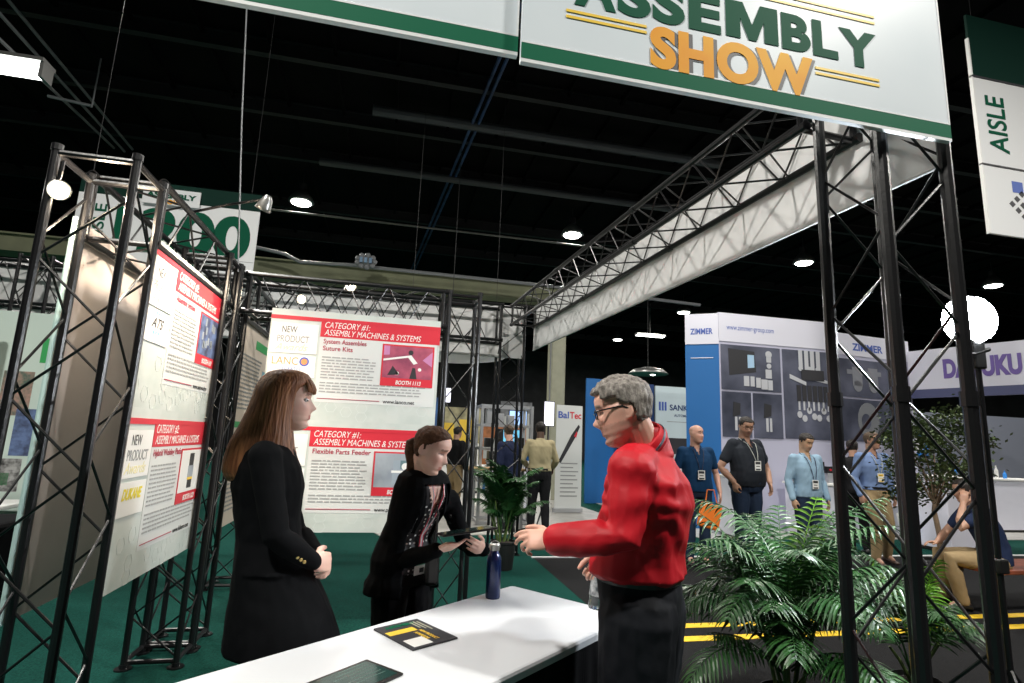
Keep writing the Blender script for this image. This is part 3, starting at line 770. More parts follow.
# round white hanging sign seen below the back fascia
c = aty(452, 352, 10.2); bm = B(); lathe(bm, (c.x, c.y, c.z), [(.0001, -.15), (.55, -.14), (.98, -.07), (1.08, 0), (1.08, .5), (1.0, .5), (.0001, .45)], 40); tag(obj('hanging_round_sign', bm, M_white, smooth=True), 'round white hanging sign partly seen below the back fascia', 'sign')
rs = [o for o in COL.objects if o.name.startswith('hanging_round_sign')][0]
for dx in (-.8, .8): bm = B(); cyl(bm, (c.x + dx, c.y, c.z + .4), (c.x + dx, c.y, 8.9), .004, seg=6); obj('hanger', bm, M_beam, rs)

# ------------------------------------------------------------------ big banner
def banner(label, x0, x1, y, zb=2.835):
    fr = Fr((x0, y + .02 * 0, zb), V((1, .004, 0))); W_ = x1 - x0
    bm = B(); rect(bm, fr, 0, 0, W_, .86, -.02, 0)
    r = obj('show_banner', bm, M_banner); tag(r, label, 'banner', None)
    flat('green_border', fr, [(0, .015, W_, .075), (0, .73, W_, .86)], M_green, r, .0005, .0015)
    flat('white_edge', fr, [(0, 0, W_, .013), (0, .077, W_, .083), (W_ - .008, .083, W_, .73)], M_white, r, .0005, .0015)
    return r, fr
M_banner = mat('banner_print', (.80, .84, .88), .38, col2=(.66, .73, .78), vscale=.8, spec=.4)
r, fr = banner('big hanging banner reading ASSEMBLY SHOW in green and gold', .352, 2.235, 1.715)
def fx(x): return x - .352
for pts in (((.515, .237, .834, .248), (.515, .212, .834, .223)), ((1.575, .213, 1.885, .224), (1.575, .189, 1.885, .200)), ((1.15, .513, 1.885, .524), (1.15, .483, 1.885, .494), )):
    flat('gold_line', fr, [(fx(a), b, fx(c_), d_) for a, b, c_, d_ in pts], M_gold, r, .001, .002)
text('A', fr, fx(.545), .285, .215, M_dgreen, r, width=.165, bold=.05, d=.001, depth=.001)
text('SSE', fr, fx(.715), .285, .215, M_dgreen, r, width=.435, bold=.045, d=.001, depth=.001, space=1.08)
text('BL', fr, fx(1.425), .285, .215, M_dgreen, r, width=.265, bold=.045, d=.001, depth=.001, space=1.08)
bm = B(); h_ = .165; mx, my = fx(1.172), .28
poly(bm, fr, [(mx + a, my + b * h_) for a, b in ((0, 0), (0, 1), (.078, 1), (.118, .42), (.158, 1), (.236, 1), (.236, 0), (.172, 0), (.172, .56), (.136, 0), (.100, 0), (.064, .56), (.064, 0))], .001, .002); obj('lettering', bm, M_dgreen, r)
text('Y', fr, fx(1.70), .275, .215, M_dgreen, r, width=.185, bold=.05, d=.001, depth=.001)
text('SHOW', fr, fx(.862), .083, .225, M_dark, r, width=.715, bold=.06, d=.0006, depth=.0006, space=1.08, name='lettering_shadow')
text('SHOW', fr, fx(.848), .089, .225, M_orange, r, width=.715, bold=.05, d=.0015, depth=.001, space=1.08)
text('THE', fr, fx(1.0), .57, .12, M_dgreen, r, width=.2, bold=.04, d=.002, depth=.004)
r, fr = banner('left half of the front banner with a green strip, mostly white', -1.55, .345, 1.735, 2.875)
flat('green_strip', fr, [(1.0, .255, 1.87, .36)], M_green, r, .001, .002)

# ------------------------------------------------------------------ aisle signs
fr = Fr((-3.86, 7.0, 3.30), (1, 0, 0), V((0.0, 0, 1)))
fr = Fr(aty(66, 262, 7.0), (1, 0, 0), V((.0, 0, 1)))
bm = B(); rect(bm, fr, 0, 0, 1.97, .86, -.03, 0); r = obj('aisle_sign', bm, M_white); tag(r, 'hanging white aisle sign with large green number 1200', 'sign')
for x_ in (.1, 1.85): bm = B(); cyl(bm, fr.p(x_, 1.07, -.015), V((fr.p(x_, 0).x, fr.p(x_, 0).y, 8.9)), .003, seg=6); obj('hanger', bm, M_beam, r)
bm = B(); rect(bm, fr, 0, .865, 1.97, 1.08, -.03, 0); obj('top_band', bm, M_darkgreen, r)
text('1200', fr, .42, .24, .72, M_dgreen, r, width=1.48, bold=.04, d=.003, depth=.004)
text('AISLE', fr, .31, .22, .17, M_dgreen, r, width=.52 / 1.0, bold=.01, d=.003, rot=PI / 2, depth=.004)
text('EXHIBIT HALL', fr, 1.05, .07, .10, M_dgreen, r, width=.8, bold=.01, d=.003, depth=.004)
flat('print_line', fr, [(0, .20, 1.97, .206)], M_grey, r)
fr2 = Fr(fr.p(.68, .80, .05), (1, 0, 0)); bm = B(); rect(bm, fr2, 0, 0, .62, .20, -.015, 0); q = obj('show_plaque', bm, M_white); tag(q, 'small white ASSEMBLY SHOW plaque on top of the 1200 sign', 'sign')
text('ASSEMBLY', fr2, .04, .085, .085, M_dgreen, q, width=.54, bold=.04, depth=.003); text('SHOW', fr2, .17, .01, .075, M_orange, q, width=.26, bold=.04, depth=.003); text('THE', fr2, .26, .165, .03, M_orange, q, width=.08, bold=.02, depth=.003)
y_ = 5.0; p = aty(991, 233, y_); fr = Fr(p, (1, 0, 0)); tp_ = aty(972, 76, y_).z - p.z; full = aty(968, 38, y_).z - p.z
bm = B(); rect(bm, fr, 0, 0, 2.4, tp_, -.03, 0); r = obj('aisle_sign', bm, M_white); tag(r, 'hanging aisle sign cut by the right edge, AISLE written upward', 'sign')
for x_ in (.1, 2.3): bm = B(); cyl(bm, fr.p(x_, full, -.015), V((fr.p(x_, 0).x, fr.p(x_, 0).y, 8.9)), .003, seg=6); obj('hanger', bm, M_beam, r)
bm = B(); rect(bm, fr, 0, tp_ + .01, 2.4, full + .35, -.03, 0); obj('top_band', bm, M_darkgreen, r)
bm = B(); rect(bm, fr, -.02, tp_ - .01, 2.42, tp_ + .015, -.04, .01); rect(bm, fr, -.02, aty(980, 164, y_).z - p.z, 2.42, aty(980, 164, y_).z - p.z + .02, -.03, .01); obj('rail', bm, M_dark, r)
bm = B(); rect(bm, fr, -.02, 0, 0, full, -.035, .005); obj('edge_trim', bm, M_card, r)
text('AISLE', fr, .44, aty(1000, 153, y_).z - p.z, .42, M_dgreen, r, width=.78, bold=.012, d=.003, rot=PI / 2, depth=.004)
zl = aty(1012, 187, y_).z - p.z
bm = B(); 
for i in range(3): rect(bm, fr, .42 + i * .22, zl - .07, .59 + i * .22, zl + .08, .001, .003)
obj('logo', bm, M_bluetx, r)
bm = B()
for i in range(3):
    for j in range(3): 
        a, b = .56 + (i - j) * .085, zl - .38 + (i + j) * .075; poly(bm, fr, [(a, b - .045), (a + .05, b), (a, b + .045), (a - .05, b)], .001, .003)
obj('logo', bm, M_dark, r)
bm = B(); poly(bm, fr, [(.80, tp_ - .35), (.95, tp_ - .15), (1.1, tp_ - .15), (1.1, tp_ - .9), (.95, tp_ - .9), (.95, tp_ - .42)], .001, .003); obj('lettering', bm, M_dgreen, r)

# ------------------------------------------------------------------ award posters
def comb(fr, W_, H_, x0, y0, x1, y1, parent, seed):
    q = random.Random(seed); bm = B(); s_ = .075
    for i in range(40):
        for j in range(30):
            cx = x0 + i * s_ * 1.55; cy = y0 + j * s_ * .9 + (i % 2) * s_ * .45
            if cx + s_ > x1 or cy + s_ > y1 or q.random() < .45: continue
            for k_ in range(6):
                a, b = R(60 * k_), R(60 * k_ + 60)
                p1, p2 = (cx + s_ / 2 + .045 * math.cos(a), cy + s_ / 2 + .045 * math.sin(a)), (cx + s_ / 2 + .045 * math.cos(b), cy + s_ / 2 + .045 * math.sin(b))
                p3, p4 = (cx + s_ / 2 + .041 * math.cos(b), cy + s_ / 2 + .041 * math.sin(b)), (cx + s_ / 2 + .041 * math.cos(a), cy + s_ / 2 + .041 * math.sin(a))
                poly(bm, fr, [p1, p2, p3, p4], .0004, .0012)
    obj('honeycomb_pattern', bm, M_lgrey2, parent)
M_lgrey2 = mat('print_comb', (.62, .67, .65), .5)
def poster(label, fr, W_, H_, title, head, logo, photo, booth, url, seed, textend=.62):
    bm = B(); bt = B(); box(bt, (0, 0, -.012), (W_, H_, 0)); bmesh.ops.transform(bt, matrix=fr.mtx(), verts=bt.verts); merge(bm, bt)
    r = obj('award_poster', bm, M_poster); tag(r, label, 'poster', 'award posters on the truss')
    comb(fr, W_, H_, .0, .0, W_ - .02, .30, r, seed)
    a = .285 * W_; top = H_ - .06 * H_
    flat('header_band', fr, [(0, top - .03, W_, top), (a, top - .15, W_, top - .028)], M_red, r, .001, .003)
    flat('text_card', fr, [(a, .14, W_ * .985, top - .15)], M_card2, r, .0006, .0016)
    l1, l2 = title
    text(l1, fr, a + .03, top - .075, .068, M_card, r, width=.264 * W_, bold=0, shear=.25, d=.0035, name='title_lettering')
    text(l2, fr, a + .03, top - .135, .068, M_card, r, width=.575 * W_, bold=0, shear=.25, d=.0035, name='title_lettering')
    y = top - .06
    flat('award_card', fr, [(.01, y - .235, a - .015, y)], M_card, r, .003, .005)
    text('NEW', fr, .09, y - .075, .075, M_dark, r, width=.11, d=.0055, name='award_lettering'); text('PRODUCT', fr, .06, y - .15, .075, M_grey, r, width=.235, bold=.01, d=.0055, name='award_lettering')
    text('Awards', fr, .05, y - .215, .08, M_gold2, r, width=.24, shear=.4, d=.0055, name='award_script')
    flat('logo_card', fr, [(.01, y - .42, a - .015, y - .255)], M_card, r, .003, .005)
    logo(fr, .04, y - .37, r)
    yy = top - .20
    for i, hl in enumerate(head): text(hl, fr, a + .03, yy - i * .055, .052, M_maroon, r, width=.0205 * len(hl), bold=.008, d=.0035, name='heading')
    yy -= .055 * len(head) - .02
    ph = top - .17; px0 = W_ * .655; pb = ph - .27
    words(fr, a + .03, pb - .04, px0 - .03, yy, .023, M_grey3, r, seed); words(fr, a + .03, .20, W_ * .94, pb - .05, .023, M_grey3, r, seed + 9)
    flat('photo_frame', fr, [(px0, pb - .065, W_ * .97, ph)], M_red, r, .003, .005)
    photo(fr, px0 + .012, pb, W_ * .97 - .012, ph - .012, r)
    text(booth, fr, px0 + .12, pb - .05, .045, M_card, r, width=.20, bold=.02, shear=.2, d=.0056, name='booth_lettering')
    flat('rule', fr, [(a + .02, .165, W_ * .66, .170)], M_maroon, r, .0035, .0045)
    text(url, fr, W_ * .68, .155, .042, M_dark, r, width=.019 * len(url), bold=.006, d=.0035, name='web_address')
    return r
M_grey3 = mat('print_mid_grey', (.36, .37, .37), .6)
M_card2 = mat('card_grey', (.66, .68, .67), .5); M_gold2 = mat('script_gold', (.80, .74, .40), .5)
def lg_lanco(fr, x, y, r):
    text('LANC', fr, x, y + .045, .085, M_orangetx, r, width=.19, d=.0056, name='logo_lettering'); text('INTEGRATED', fr, x + .02, y + .005, .03, M_bluetx, r, width=.20, d=.0056, name='logo_lettering', space=1.4)
    bm = B(); disc(bm, fr, x + .235, y + .073, .036, .0052, .0058); obj('logo_ring', bm, M_bluetx, r); bm = B(); disc(bm, fr, x + .235, y + .073, .024, .0058, .0064); obj('logo_ring', bm, M_orangetx, r)
def lg_perf(fr, x, y, r): text('perform', fr, x, y + .045, .07, M_bluetx, r, width=.24, d=.0056, name='logo_lettering')
def lg_fts(fr, x, y, r):
    text('ATS', fr, x + .06, y + .03, .075, M_dark, r, width=.15, shear=.4, bold=.01, d=.0056, name='logo_lettering')
    bm = B()
    for i in range(3): rect(bm, fr, x + .10 + i * .03, y + .10, x + .12 + i * .03, y + .118, .0052, .0058); rect(bm, fr, x + .09 + i * .03, y - .005, x + .11 + i * .03, y + .013, .0052, .0058)
    obj('logo_marks', bm, mat('logo_sky', (.25, .5, .8), .5), r)
def lg_duk(fr, x, y, r): text('DUKANE', fr, x + .03, y + .03, .075, mat('logo_yellow', (.82, .68, .02), .5), r, width=.22, bold=.035, shear=.3, d=.0056, name='logo_lettering')
def ph_lanco(fr, x0, y0, x1, y1, r):
    flat('photo', fr, [(x0, y0, x1, y1)], M_pinkp, r, .005, .0056); w_ = x1 - x0; h_ = y1 - y0
    bm = B(); poly(bm, fr, [(x0, y0 + h_ * .52), (x0 + w_ * .5, y0 + h_ * .66), (x0 + w_ * .62, y0 + h_ * .45), (x0 + w_ * .7, y0 + h_ * .5), (x0 + w_ * .56, y0 + h_ * .74), (x0, y0 + h_ * .58)], .0058, .0064); disc(bm, fr, x0 + w_ * .3, y0 + h_ * .15, .014, .0058, .0064); disc(bm, fr, x0 + w_ * .75, y0 + h_ * .3, .014, .0058, .0064)
    obj('photo_detail', bm, M_card, r)
    bm = B(); poly(bm, fr, [(x0 + w_ * .1, y0 + .02), (x0 + w_ * .2, y0 + h_ * .38), (x0 + w_ * .34, y0 + .03)], .0058, .0064); poly(bm, fr, [(x0 + w_ * .55, y0), (x0 + w_ * .6, y0 + h_ * .35), (x0 + w_ * .66, y0 + h_ * .34), (x0 + w_ * .7, y0)], .0058, .0064); disc(bm, fr, x0 + w_ * .55, y0 + h_ * .82, .02, .0058, .0064); obj('photo_detail', bm, M_dark, r)
    bm = B(); poly(bm, fr, [(x0, y0 + h_ * .7), (x0 + w_ * .12, y0 + h_ * .72), (x0 + w_ * .12, y1), (x0, y1)], .0058, .0064); poly(bm, fr, [(x0 + w_ * .8, y0 + h_ * .6), (x1, y0 + h_ * .4), (x1, y1 - .03)], .0058, .0064); obj('photo_detail', bm, mat('photo_mauve', (.55, .22, .42), .5), r)
def ph_feeder(fr, x0, y0, x1, y1, r):
    flat('photo', fr, [(x0, y0, x1, y1)], M_greyp, r, .005, .0056); w_ = x1 - x0; h_ = y1 - y0
    bm = B(); rect(bm, fr, x0 + w_ * .35, y0 + .01, x0 + w_ * .75, y0 + h_ * .42, .0058, .0064); rect(bm, fr, x0 + w_ * .36, y0 + h_ * .5, x0 + w_ * .5, y0 + h_ * .8, .0058, .0064); obj('photo_detail', bm, mat('photo_steel', (.30, .36, .42), .5), r)
    bm = B(); rect(bm, fr, x0 + w_ * .33, y0 + h_ * .43, x0 + w_ * .78, y0 + h_ * .5, .0058, .0066); disc(bm, fr, x0 + w_ * .6, y0 + h_ * .62, .028, .0058, .0066); obj('photo_detail', bm, M_card, r)
    bm = B(); rect(bm, fr, x0 + w_ * .5, y0 + h_ * .55, x0 + w_ * .85, y0 + h_ * .8, .0057, .0062); obj('photo_detail', bm, mat('photo_teal', (.12, .2, .22), .5), r)
def ph_blue(fr, x0, y0, x1, y1, r):
    flat('photo', fr, [(x0, y0, x1, y1)], M_bluep, r, .005, .0056); w_ = x1 - x0; h_ = y1 - y0; q = random.Random(4); bm = B()
    for i in range(12): 
        a, b = x0 + q.uniform(.1, .8) * w_, y0 + q.uniform(.1, .8) * h_; rect(bm, fr, a, b, a + .03, b + .05, .0058, .0064)
    obj('photo_detail', bm, M_greyp, r)
def ph_weld(fr, x0, y0, x1, y1, r):
    flat('photo', fr, [(x0, y0, x1, y1)], M_card, r, .005, .0056); w_ = x1 - x0; h_ = y1 - y0
    bm = B(); rect(bm, fr, x0 + w_ * .4, y0 + h_ * .08, x0 + w_ * .62, y0 + h_ * .3, .0058, .0064); rect(bm, fr, x0 + w_ * .4, y0 + h_ * .62, x0 + w_ * .62, y0 + h_ * .92, .0058, .0064); obj('photo_detail', bm, M_dark, r)
    bm = B(); rect(bm, fr, x0 + w_ * .38, y0 + h_ * .3, x0 + w_ * .64, y0 + h_ * .62, .0058, .0064); obj('photo_detail', bm, M_greyp, r)
    bm = B(); rect(bm, fr, x0 + w_ * .38, y0 + h_ * .28, x0 + w_ * .64, y0 + h_ * .34, .0058, .0066); obj('photo_detail', bm, M_gold, r)
T1 = ('CATEGORY #1:', 'ASSEMBLY MACHINES & SYSTEMS'); T2 = ('CATEGORY #2:', 'ASSEMBLY MACHINES & SYSTEMS')
frA = Fr((-.965, 4.5, 1.60), (1, 0, 0)); frB = Fr((-.965, 4.5, .775), (1, 0, 0)); PW = 1.31
poster('upper facing award poster, red header and pink machine photo', frA, PW, .85, T1, ('System Assembles', 'Suture Kits'), lg_lanco, ph_lanco, 'BOOTH 1113', 'www.lanco.net', 1)
poster('lower facing award poster about a flexible parts feeder, behind the two women', frB, PW, .825, T1, ('Flexible Parts Feeder',), lg_perf, ph_feeder, 'BOOTH 1120', 'www.performa', 2)
frC = Fr((XL + .005, 3.02, 1.60), (0, 1, 0)); frD = Fr((XL + .005, 3.02, .72), (0, 1, 0)); PD = 1.22
poster('upper slanted award poster on the left truss, blue machine photo', frC, PD, .87, ('CATEGORY #2:', 'ASSEMBLY MACHINES & SYSTEMS'), ('Assembly System',), lg_fts, ph_blue, 'BOOTH 1131', 'www.automation', 3)
poster('lower slanted award poster on the left truss with a yellow logo', frD, PD, .88, T2, ('Hybrid Welding Platform',), lg_duk, ph_weld, 'BOOTH 1121', 'www.dukane.com', 4)
# panel on the outer side of the left truss, seen from its back
fr = Fr((XO - .03, 3.03, .62), (0, 1, 0)); bm = B(); rect(bm, fr, 0, 0, 1.25, 1.9, -.012, 0); r = obj('award_poster', bm, M_back); tag(r, 'blank beige back of a poster fixed behind the slanted posters', 'poster')
bm = B(); cyl(bm, fr.p(-.012, 0, 0), fr.p(-.012, 1.9, 0), .012, seg=8); obj('edge_bar', bm, mat('teal_white', (.45, .62, .60), .4), r)
# green striped poster farther back
M_back2 = mat('poster_cream', (.72, .62, .52), .5)
fr = Fr((-1.27, 4.95, .72), (0, 1, 0)); bm = B(); rect(bm, fr, 0, 0, 1.15, 1.75, -.012, 0); r = obj('award_poster', bm, M_back2); tag(r, 'poster with green stripes seen edge on behind the long haired woman', 'poster')
flat('green_stripe', fr, [(.5, 1.52, 1.15, 1.6), (0, .80, 1.15, .85)], M_greenp, r); flat('photo', fr, [(.85, .95, 1.1, 1.35)], mat('photo_aqua', (.05, .25, .3), .5, col2=(.3, .5, .6), vscale=12), r)
words(fr, .08, .95, .8, 1.45, .035, M_grey, r, 11); words(fr, .08, .1, 1.0, .75, .035, M_grey, r, 12)

# ------------------------------------------------------------------ spot lamps on the truss
def par(label, arm0, head, aim, warm=M_warm, power=90, reach=None, size=.05, angle=100):
    arm0, head = V(arm0), V(head); d = (V(aim) - head).normalized(); r = thing('spot_lamp', label, 'lamp', head, 'spot lamps on the booth truss')
    bm = B(); tube(bm, [arm0, arm0.lerp(head, .5) + V((0, 0, .03)), head - d * .05], .008, 6); obj('arm', bm, M_truss, r)
    m = d.to_track_quat('Z', 'Y').to_matrix()
    bm = B(); lathe(bm, head, [(.015, -.07), (.028, -.05), (.042, .0), (.046, .02), (.042, .02), (.036, .0), (.015, -.045)], 18, m); obj('shade', bm, M_lampmetal, r, smooth=True)
    bm = B(); lathe(bm, head, [(.032, .0), (.028, .014), (.014, .020), (.002, .022)], 16, m); obj('bulb', bm, warm, r, smooth=True)
    light('spot_lamp_light', 'SPOT', head + d * .05, power, (1, .83, .62), .04, aim, angle, .8)
h1 = V((-.82, 3.3, 2.80)); par('spot lamp on an arm beside the 1200 sign, lighting the slanted posters', (-1.25, 3.47, 2.78), h1, (-1.25, 3.7, 1.9), power=95, angle=120)
h2 = aty(58, 190, 2.72); par('bare bright spot lamp at the top of the nearest left truss tower', h2 + V((0, 0, .14)), h2, h2 + V((.5, -.6, -.25)), power=6)
light('bare_bulb_light', 'POINT', h2 + V((.10, .10, .02)), 22, (1, .80, .58), .04)
h3 = aty(351, 286, 4.75); par('bright spot lamp above the middle of the facing posters', (h3.x, 4.8, 2.74), h3, h3 + V((.1, -.9, -.45)), power=8)
h4 = aty(302, 299, 5.4); par('dimmer spot lamp above the left of the facing posters', (-1.25, 5.3, 2.77), h4, h4 + V((-.2, -.9, -.4)), power=6)
# strobe on its stand at the right
s0 = aty(970, 320, 2.35); r = thing('strobe_light', 'glaring white strobe on a black stand at the right', 'lamp', (s0.x, s0.y, 0))
bm = B(); dd = (V((.2, 2.3, 1.5)) - s0).normalized(); mm = dd.to_track_quat('Z', 'Y').to_matrix()
lathe(bm, s0, [(.05, -.14), (.055, -.06), (.14, .02), (.135, .02), (.05, -.04)], 24, mm); obj('housing', bm, M_plastic, r, smooth=True)
bm = B(); ell(bm, s0 + dd * .01, (.135, .135, .08), mm, 24, 12); obj('flash_glare_dome', bm, M_strobe, r, smooth=True)  # emissive dome sized to the flash's glare, in place of bloom
bm = B(); cyl(bm, (s0.x + .02, s0.y, .0), (s0.x + .02, s0.y, s0.z - .1), .014, seg=10)
for a in (0, 2.1, 4.2): tube(bm, [(s0.x + .02, s0.y, .5), (s0.x + .02 + .4 * math.cos(a), s0.y + .4 * math.sin(a), .02)], .011, 6)
obj('stand', bm, M_truss, r)
bm = B(); bbox(bm, (s0.x - .03, s0.y - .03, s0.z - .27), (s0.x + .05, s0.y + .03, s0.z - .10), .01); cyl(bm, (s0.x - .05, s0.y - .02, s0.z - .2), (s0.x + .08, s0.y - .02, s0.z - .16), .012, seg=8); obj('clamp', bm, M_plastic, r); bm = B(); bbox(bm, (s0.x - .01, s0.y - .03, .95), (s0.x + .05, s0.y + .03, 1.02), .008); obj('clamp', bm, M_plastic, r)
light('strobe_beam', 'SPOT', s0 + dd * .14, STROBE, (.90, .95, 1), .09, (.0, 2.4, 1.2), 150, .5)
# ------------------------------------------------------------------ table and what lies on it
TA = V((.699, 3.054, 0)); tu = V((-.775, -.632, 0)).normalized(); tv = V((-tu.y, tu.x, 0)); tv = tv if tv.x > 0 else -tv
TW, TL, TH = .70, 1.83, .75
root = thing('table', 'long table with a white stretch top and black skirt in the foreground', 'table', TA)
MT = Matrix((tu, tv, V((0, 0, 1)))).transposed().to_4x4(); MT.translation = TA
if MT.to_3x3().determinant() < 0: pass
def rrect(x0, y0, x1, y1, r, z, n=5):
    out = []
    for cx, cy, a0 in ((x1 - r, y0 + r, -90), (x1 - r, y1 - r, 0), (x0 + r, y1 - r, 90), (x0 + r, y0 + r, 180)):
        for k in range(n + 1):
            a = R(a0 + 90 * k / n); out.append(MT @ V((cx + r * math.cos(a), cy + r * math.sin(a), z)))
    return out
bm = B(); loft(bm, [rrect(0, 0, TL, TW, .02, TH - .035), rrect(0, 0, TL, TW, .02, TH - .012), rrect(.004, .004, TL - .004, TW - .004, .02, TH - .003), rrect(.012, .012, TL - .012, TW - .012, .02, TH)])
bmesh.ops.recalc_face_normals(bm, faces=bm.faces); obj('tabletop', bm, M_cloth, root)
# pleated skirt
bm = B(); lo, hi = [], []; per = 2 * (TL + TW); N = 420
for k in range(N):
    t = per * k / N
    if t < TL: x, y, nx, ny = t, 0, 0, -1
    elif t < TL + TW: x, y, nx, ny = TL, t - TL, 1, 0
    elif t < 2 * TL + TW: x, y, nx, ny = TL - (t - TL - TW), TW, 0, 1
    else: x, y, nx, ny = 0, TW - (t - 2 * TL - TW), -1, 0
    w_ = .010 * math.sin(t * 62) ; hi.append(MT @ V((x - nx * .006 + nx * w_ * .2, y - ny * .006 + ny * w_ * .2, TH - .022))); lo.append(MT @ V((x - nx * .012 + nx * w_, y - ny * .012 + ny * w_, .012)))
loft(bm, [lo, [a.lerp(b, .5) for a, b in zip(lo, hi)], hi]); obj('skirt', bm, M_skirt, root, smooth=False)
for x in (.12, TL - .12):
    for y in (.1, TW - .1):
        bm = B(); a = MT @ V((x, y, 0)); cyl(bm, a, a + V((0, 0, TH - .04)), .014, seg=8); obj('leg', bm, M_truss, root)

# bottle
p = V((.552, 2.825, TH)); r = thing('water_bottle', 'dark blue metal bottle with a steel loop cap on the white table', 'bottle', p)
bm = B(); lathe(bm, p, [(.0001, .0), (.034, .0), (.036, .006), (.036, .175), (.034, .19), (.026, .205), (.0215, .213), (.0215, .222), (.0001, .222)], 32); obj('body', bm, M_bottle, r, smooth=True)
bm = B(); lathe(bm, p + V((0, 0, .2225)), [(.0001, 0), (.024, 0), (.024, .026), (.022, .029), (.0001, .029)], 28); obj('cap', bm, M_steel, r)
bm = B(); tube(bm, [p + V((.026 * math.cos(R(a)) * 1.05, .018 * math.cos(R(a)) * 0, .235 + .032 * max(0, math.sin(R(a))))) for a in range(0, 181, 15)], .0028, 6); obj('loop_handle', bm, M_steel, r)
# magazine
def lay(corners, z, th):
    bm = B(); loft(bm, [[V((c[0], c[1], z)) for c in corners], [V((c[0], c[1], z + th)) for c in corners]]); bmesh.ops.recalc_face_normals(bm, faces=bm.faces); return bm
mc = [(.141, 2.175), (.293, 2.315), (.135, 2.548), (-.018, 2.412)]
A0 = V((.141, 2.175, 0)); e1 = V((-.145, .235, 0)).normalized(); e2 = V((e1.y, -e1.x, 0)); ML, MW = .275, .205
cs = [A0, A0 + e1 * ML, A0 + e1 * ML + e2 * MW, A0 + e2 * MW]
r = obj('magazine', lay([c.to_tuple() for c in cs], TH + .001, .006), M_dark); tag(r, 'black show magazine with yellow and white print lying on the table', 'magazine')
fr = Fr(A0 + V((0, 0, TH + .007)), e2, e1); fr.v = e1; fr.n = V((0, 0, 1))
fr = Fr(A0 + e1 * ML + V((0, 0, TH + .007)), -e1, e2); 
if fr.n.z < 0: fr.n = -fr.n
flat('yellow_band', fr, [(.075, .005, .115, .13)], M_gold, r, .0003, .001); flat('white_panel', fr, [(.185, .015, .262, .10)], M_card, r, .0003, .001)
text('ASSEMBLY', Fr(A0 + e1 * (ML * .96) + e2 * .03 + V((0, 0, TH + .0072)), e2, -e1) if Fr((0, 0, 0), e2, -e1).n.z > 0 else Fr(A0 + e1 * .02 + e2 * .03 + V((0, 0, TH + .0072)), e2, e1), 0, -.0 if Fr((0, 0, 0), e2, -e1).n.z > 0 else .21, .035, M_green, r, width=.14, bold=.03, d=.0006, depth=.0005)
text('NEW PRODUCT', fr, .12, .13, .022, M_gold, r, width=.12, bold=.02, d=.0006, depth=.0005); text('AWARDS', fr, .13, .10, .024, M_gold, r, width=.09, bold=.02, d=.0006, depth=.0005)
flat('print_stripe', fr, [(.02, .15, .10, .156), (.02, .165, .12, .171), (.03, .18, .14, .186)], M_cream, r, .0003, .001)
# tablet on the table
A0 = V((-.018, 2.10, 0)); e1 = V((.122, -.128, 0)).normalized(); e2 = V((-e1.y * -1, -e1.x, 0)); e2 = V((e1.y, -e1.x, 0))
mm = Matrix((e1, e2, V((0, 0, -1)))).transposed().to_4x4(); mm.translation = A0 + V((0, 0, TH + .009))
if mm.to_3x3().determinant() < 0: mm = Matrix((e1, e2, V((0, 0, 1)))).transposed().to_4x4(); mm.translation = A0 + V((0, 0, TH + .001))
bm = B(); bbox(bm, (0, 0, 0), (.175, .25, .008), .003, mm); r = obj('tablet_computer', bm, M_plastic); tag(r, 'black tablet computer lying on the near end of the white table', 'tablet')
zt = max(v.co.z + r.location.z for v in r.data.vertices)
f2 = Fr((A0.x, A0.y, zt), e2 if e2.cross(e1).z > 0 else e1, e1 if e2.cross(e1).z > 0 else e2)
a_, b_ = (.25, .175) if e2.cross(e1).z > 0 else (.175, .25)
flat('screen', f2, [(.014, .012, a_ - .014, b_ - .012)], M_screen, r, -.0006, .0004)
flat('screen_text', f2, [(.03, .02 + i * .02, a_ * (.55 + .3 * ((i * 7) % 3) / 3), .023 + i * .02) for i in range(int((b_ - .05) / .02))], mat('screen_ink', (.10, .17, .15), .3), r, .0004, .0007)

# ------------------------------------------------------------------ the long haired woman
BLK = cloth_mat('black_wool', (.0022, .0026, .0034), .85, spec=.10); BLK2 = cloth_mat('black_trousers', (.004, .004, .005), .85)
w1y = 2.5
fg = figure(dict(label='woman with long auburn hair and bangs in a long black coat, hands clasped', loc=(-.475, w1y, 0), yaw=R(-84), h=1.76, fine=1, vox=.007, fem=1, skin='fair', lip=(.45, .10, .10), brow=(.16, .08, .04),
    J=dict(head=(0, .045, 1.625), pel=(0, .055, .95), wst=(0, .03, 1.08), hpR=(.085, .06, .9), hpL=(-.085, .06, .9), knR=(.09, .08, .5), knL=(-.09, .08, .5), anR=(.09, .05, .09), anL=(-.09, .05, .09)),
    JW=dict(elR=aty(276, 536, 2.31), wrR=aty(314, 562, 2.38), elL=(-.38, 2.72, 1.08), wrL=(-.25, 2.53, 1.0)),
    DW=dict(hdR=(.55, .75, -.15), bkR=(.75, -.65, .2), hdL=(.55, -.75, -.25), bkL=(.8, .5, .15)), curlR=(.75, .8, .85, .85), curlL=(.8, .85, .9, .9), hsc=1.05,
    trousers=BLK2, gaze=-.05))
WF = fg['W']
bm = B(); fg['torso'](bm, .022, .97)
rr = []
for z, a, b, yo in ((.675, .23, .215, .125), (.685, .235, .218, .123), (.78, .215, .200, .105), (.88, .195, .172, .08), (.98, .18, .145, .05), (1.08, .155, .125, .03), (1.2, .155, .125, .01)):
    rr.append(fg['ring']((0, yo, z), a, b, 28))
loft(bm, rr)
for sd in 'RL': fg['arm'](bm, sd, .013)
tube(bm, [fg['P']('nkb') + V((0, 0, -.04)), fg['P']('nkb') + V((0, 0, .025))], [.085, .07], 16)
_W1 = fg['Wi']
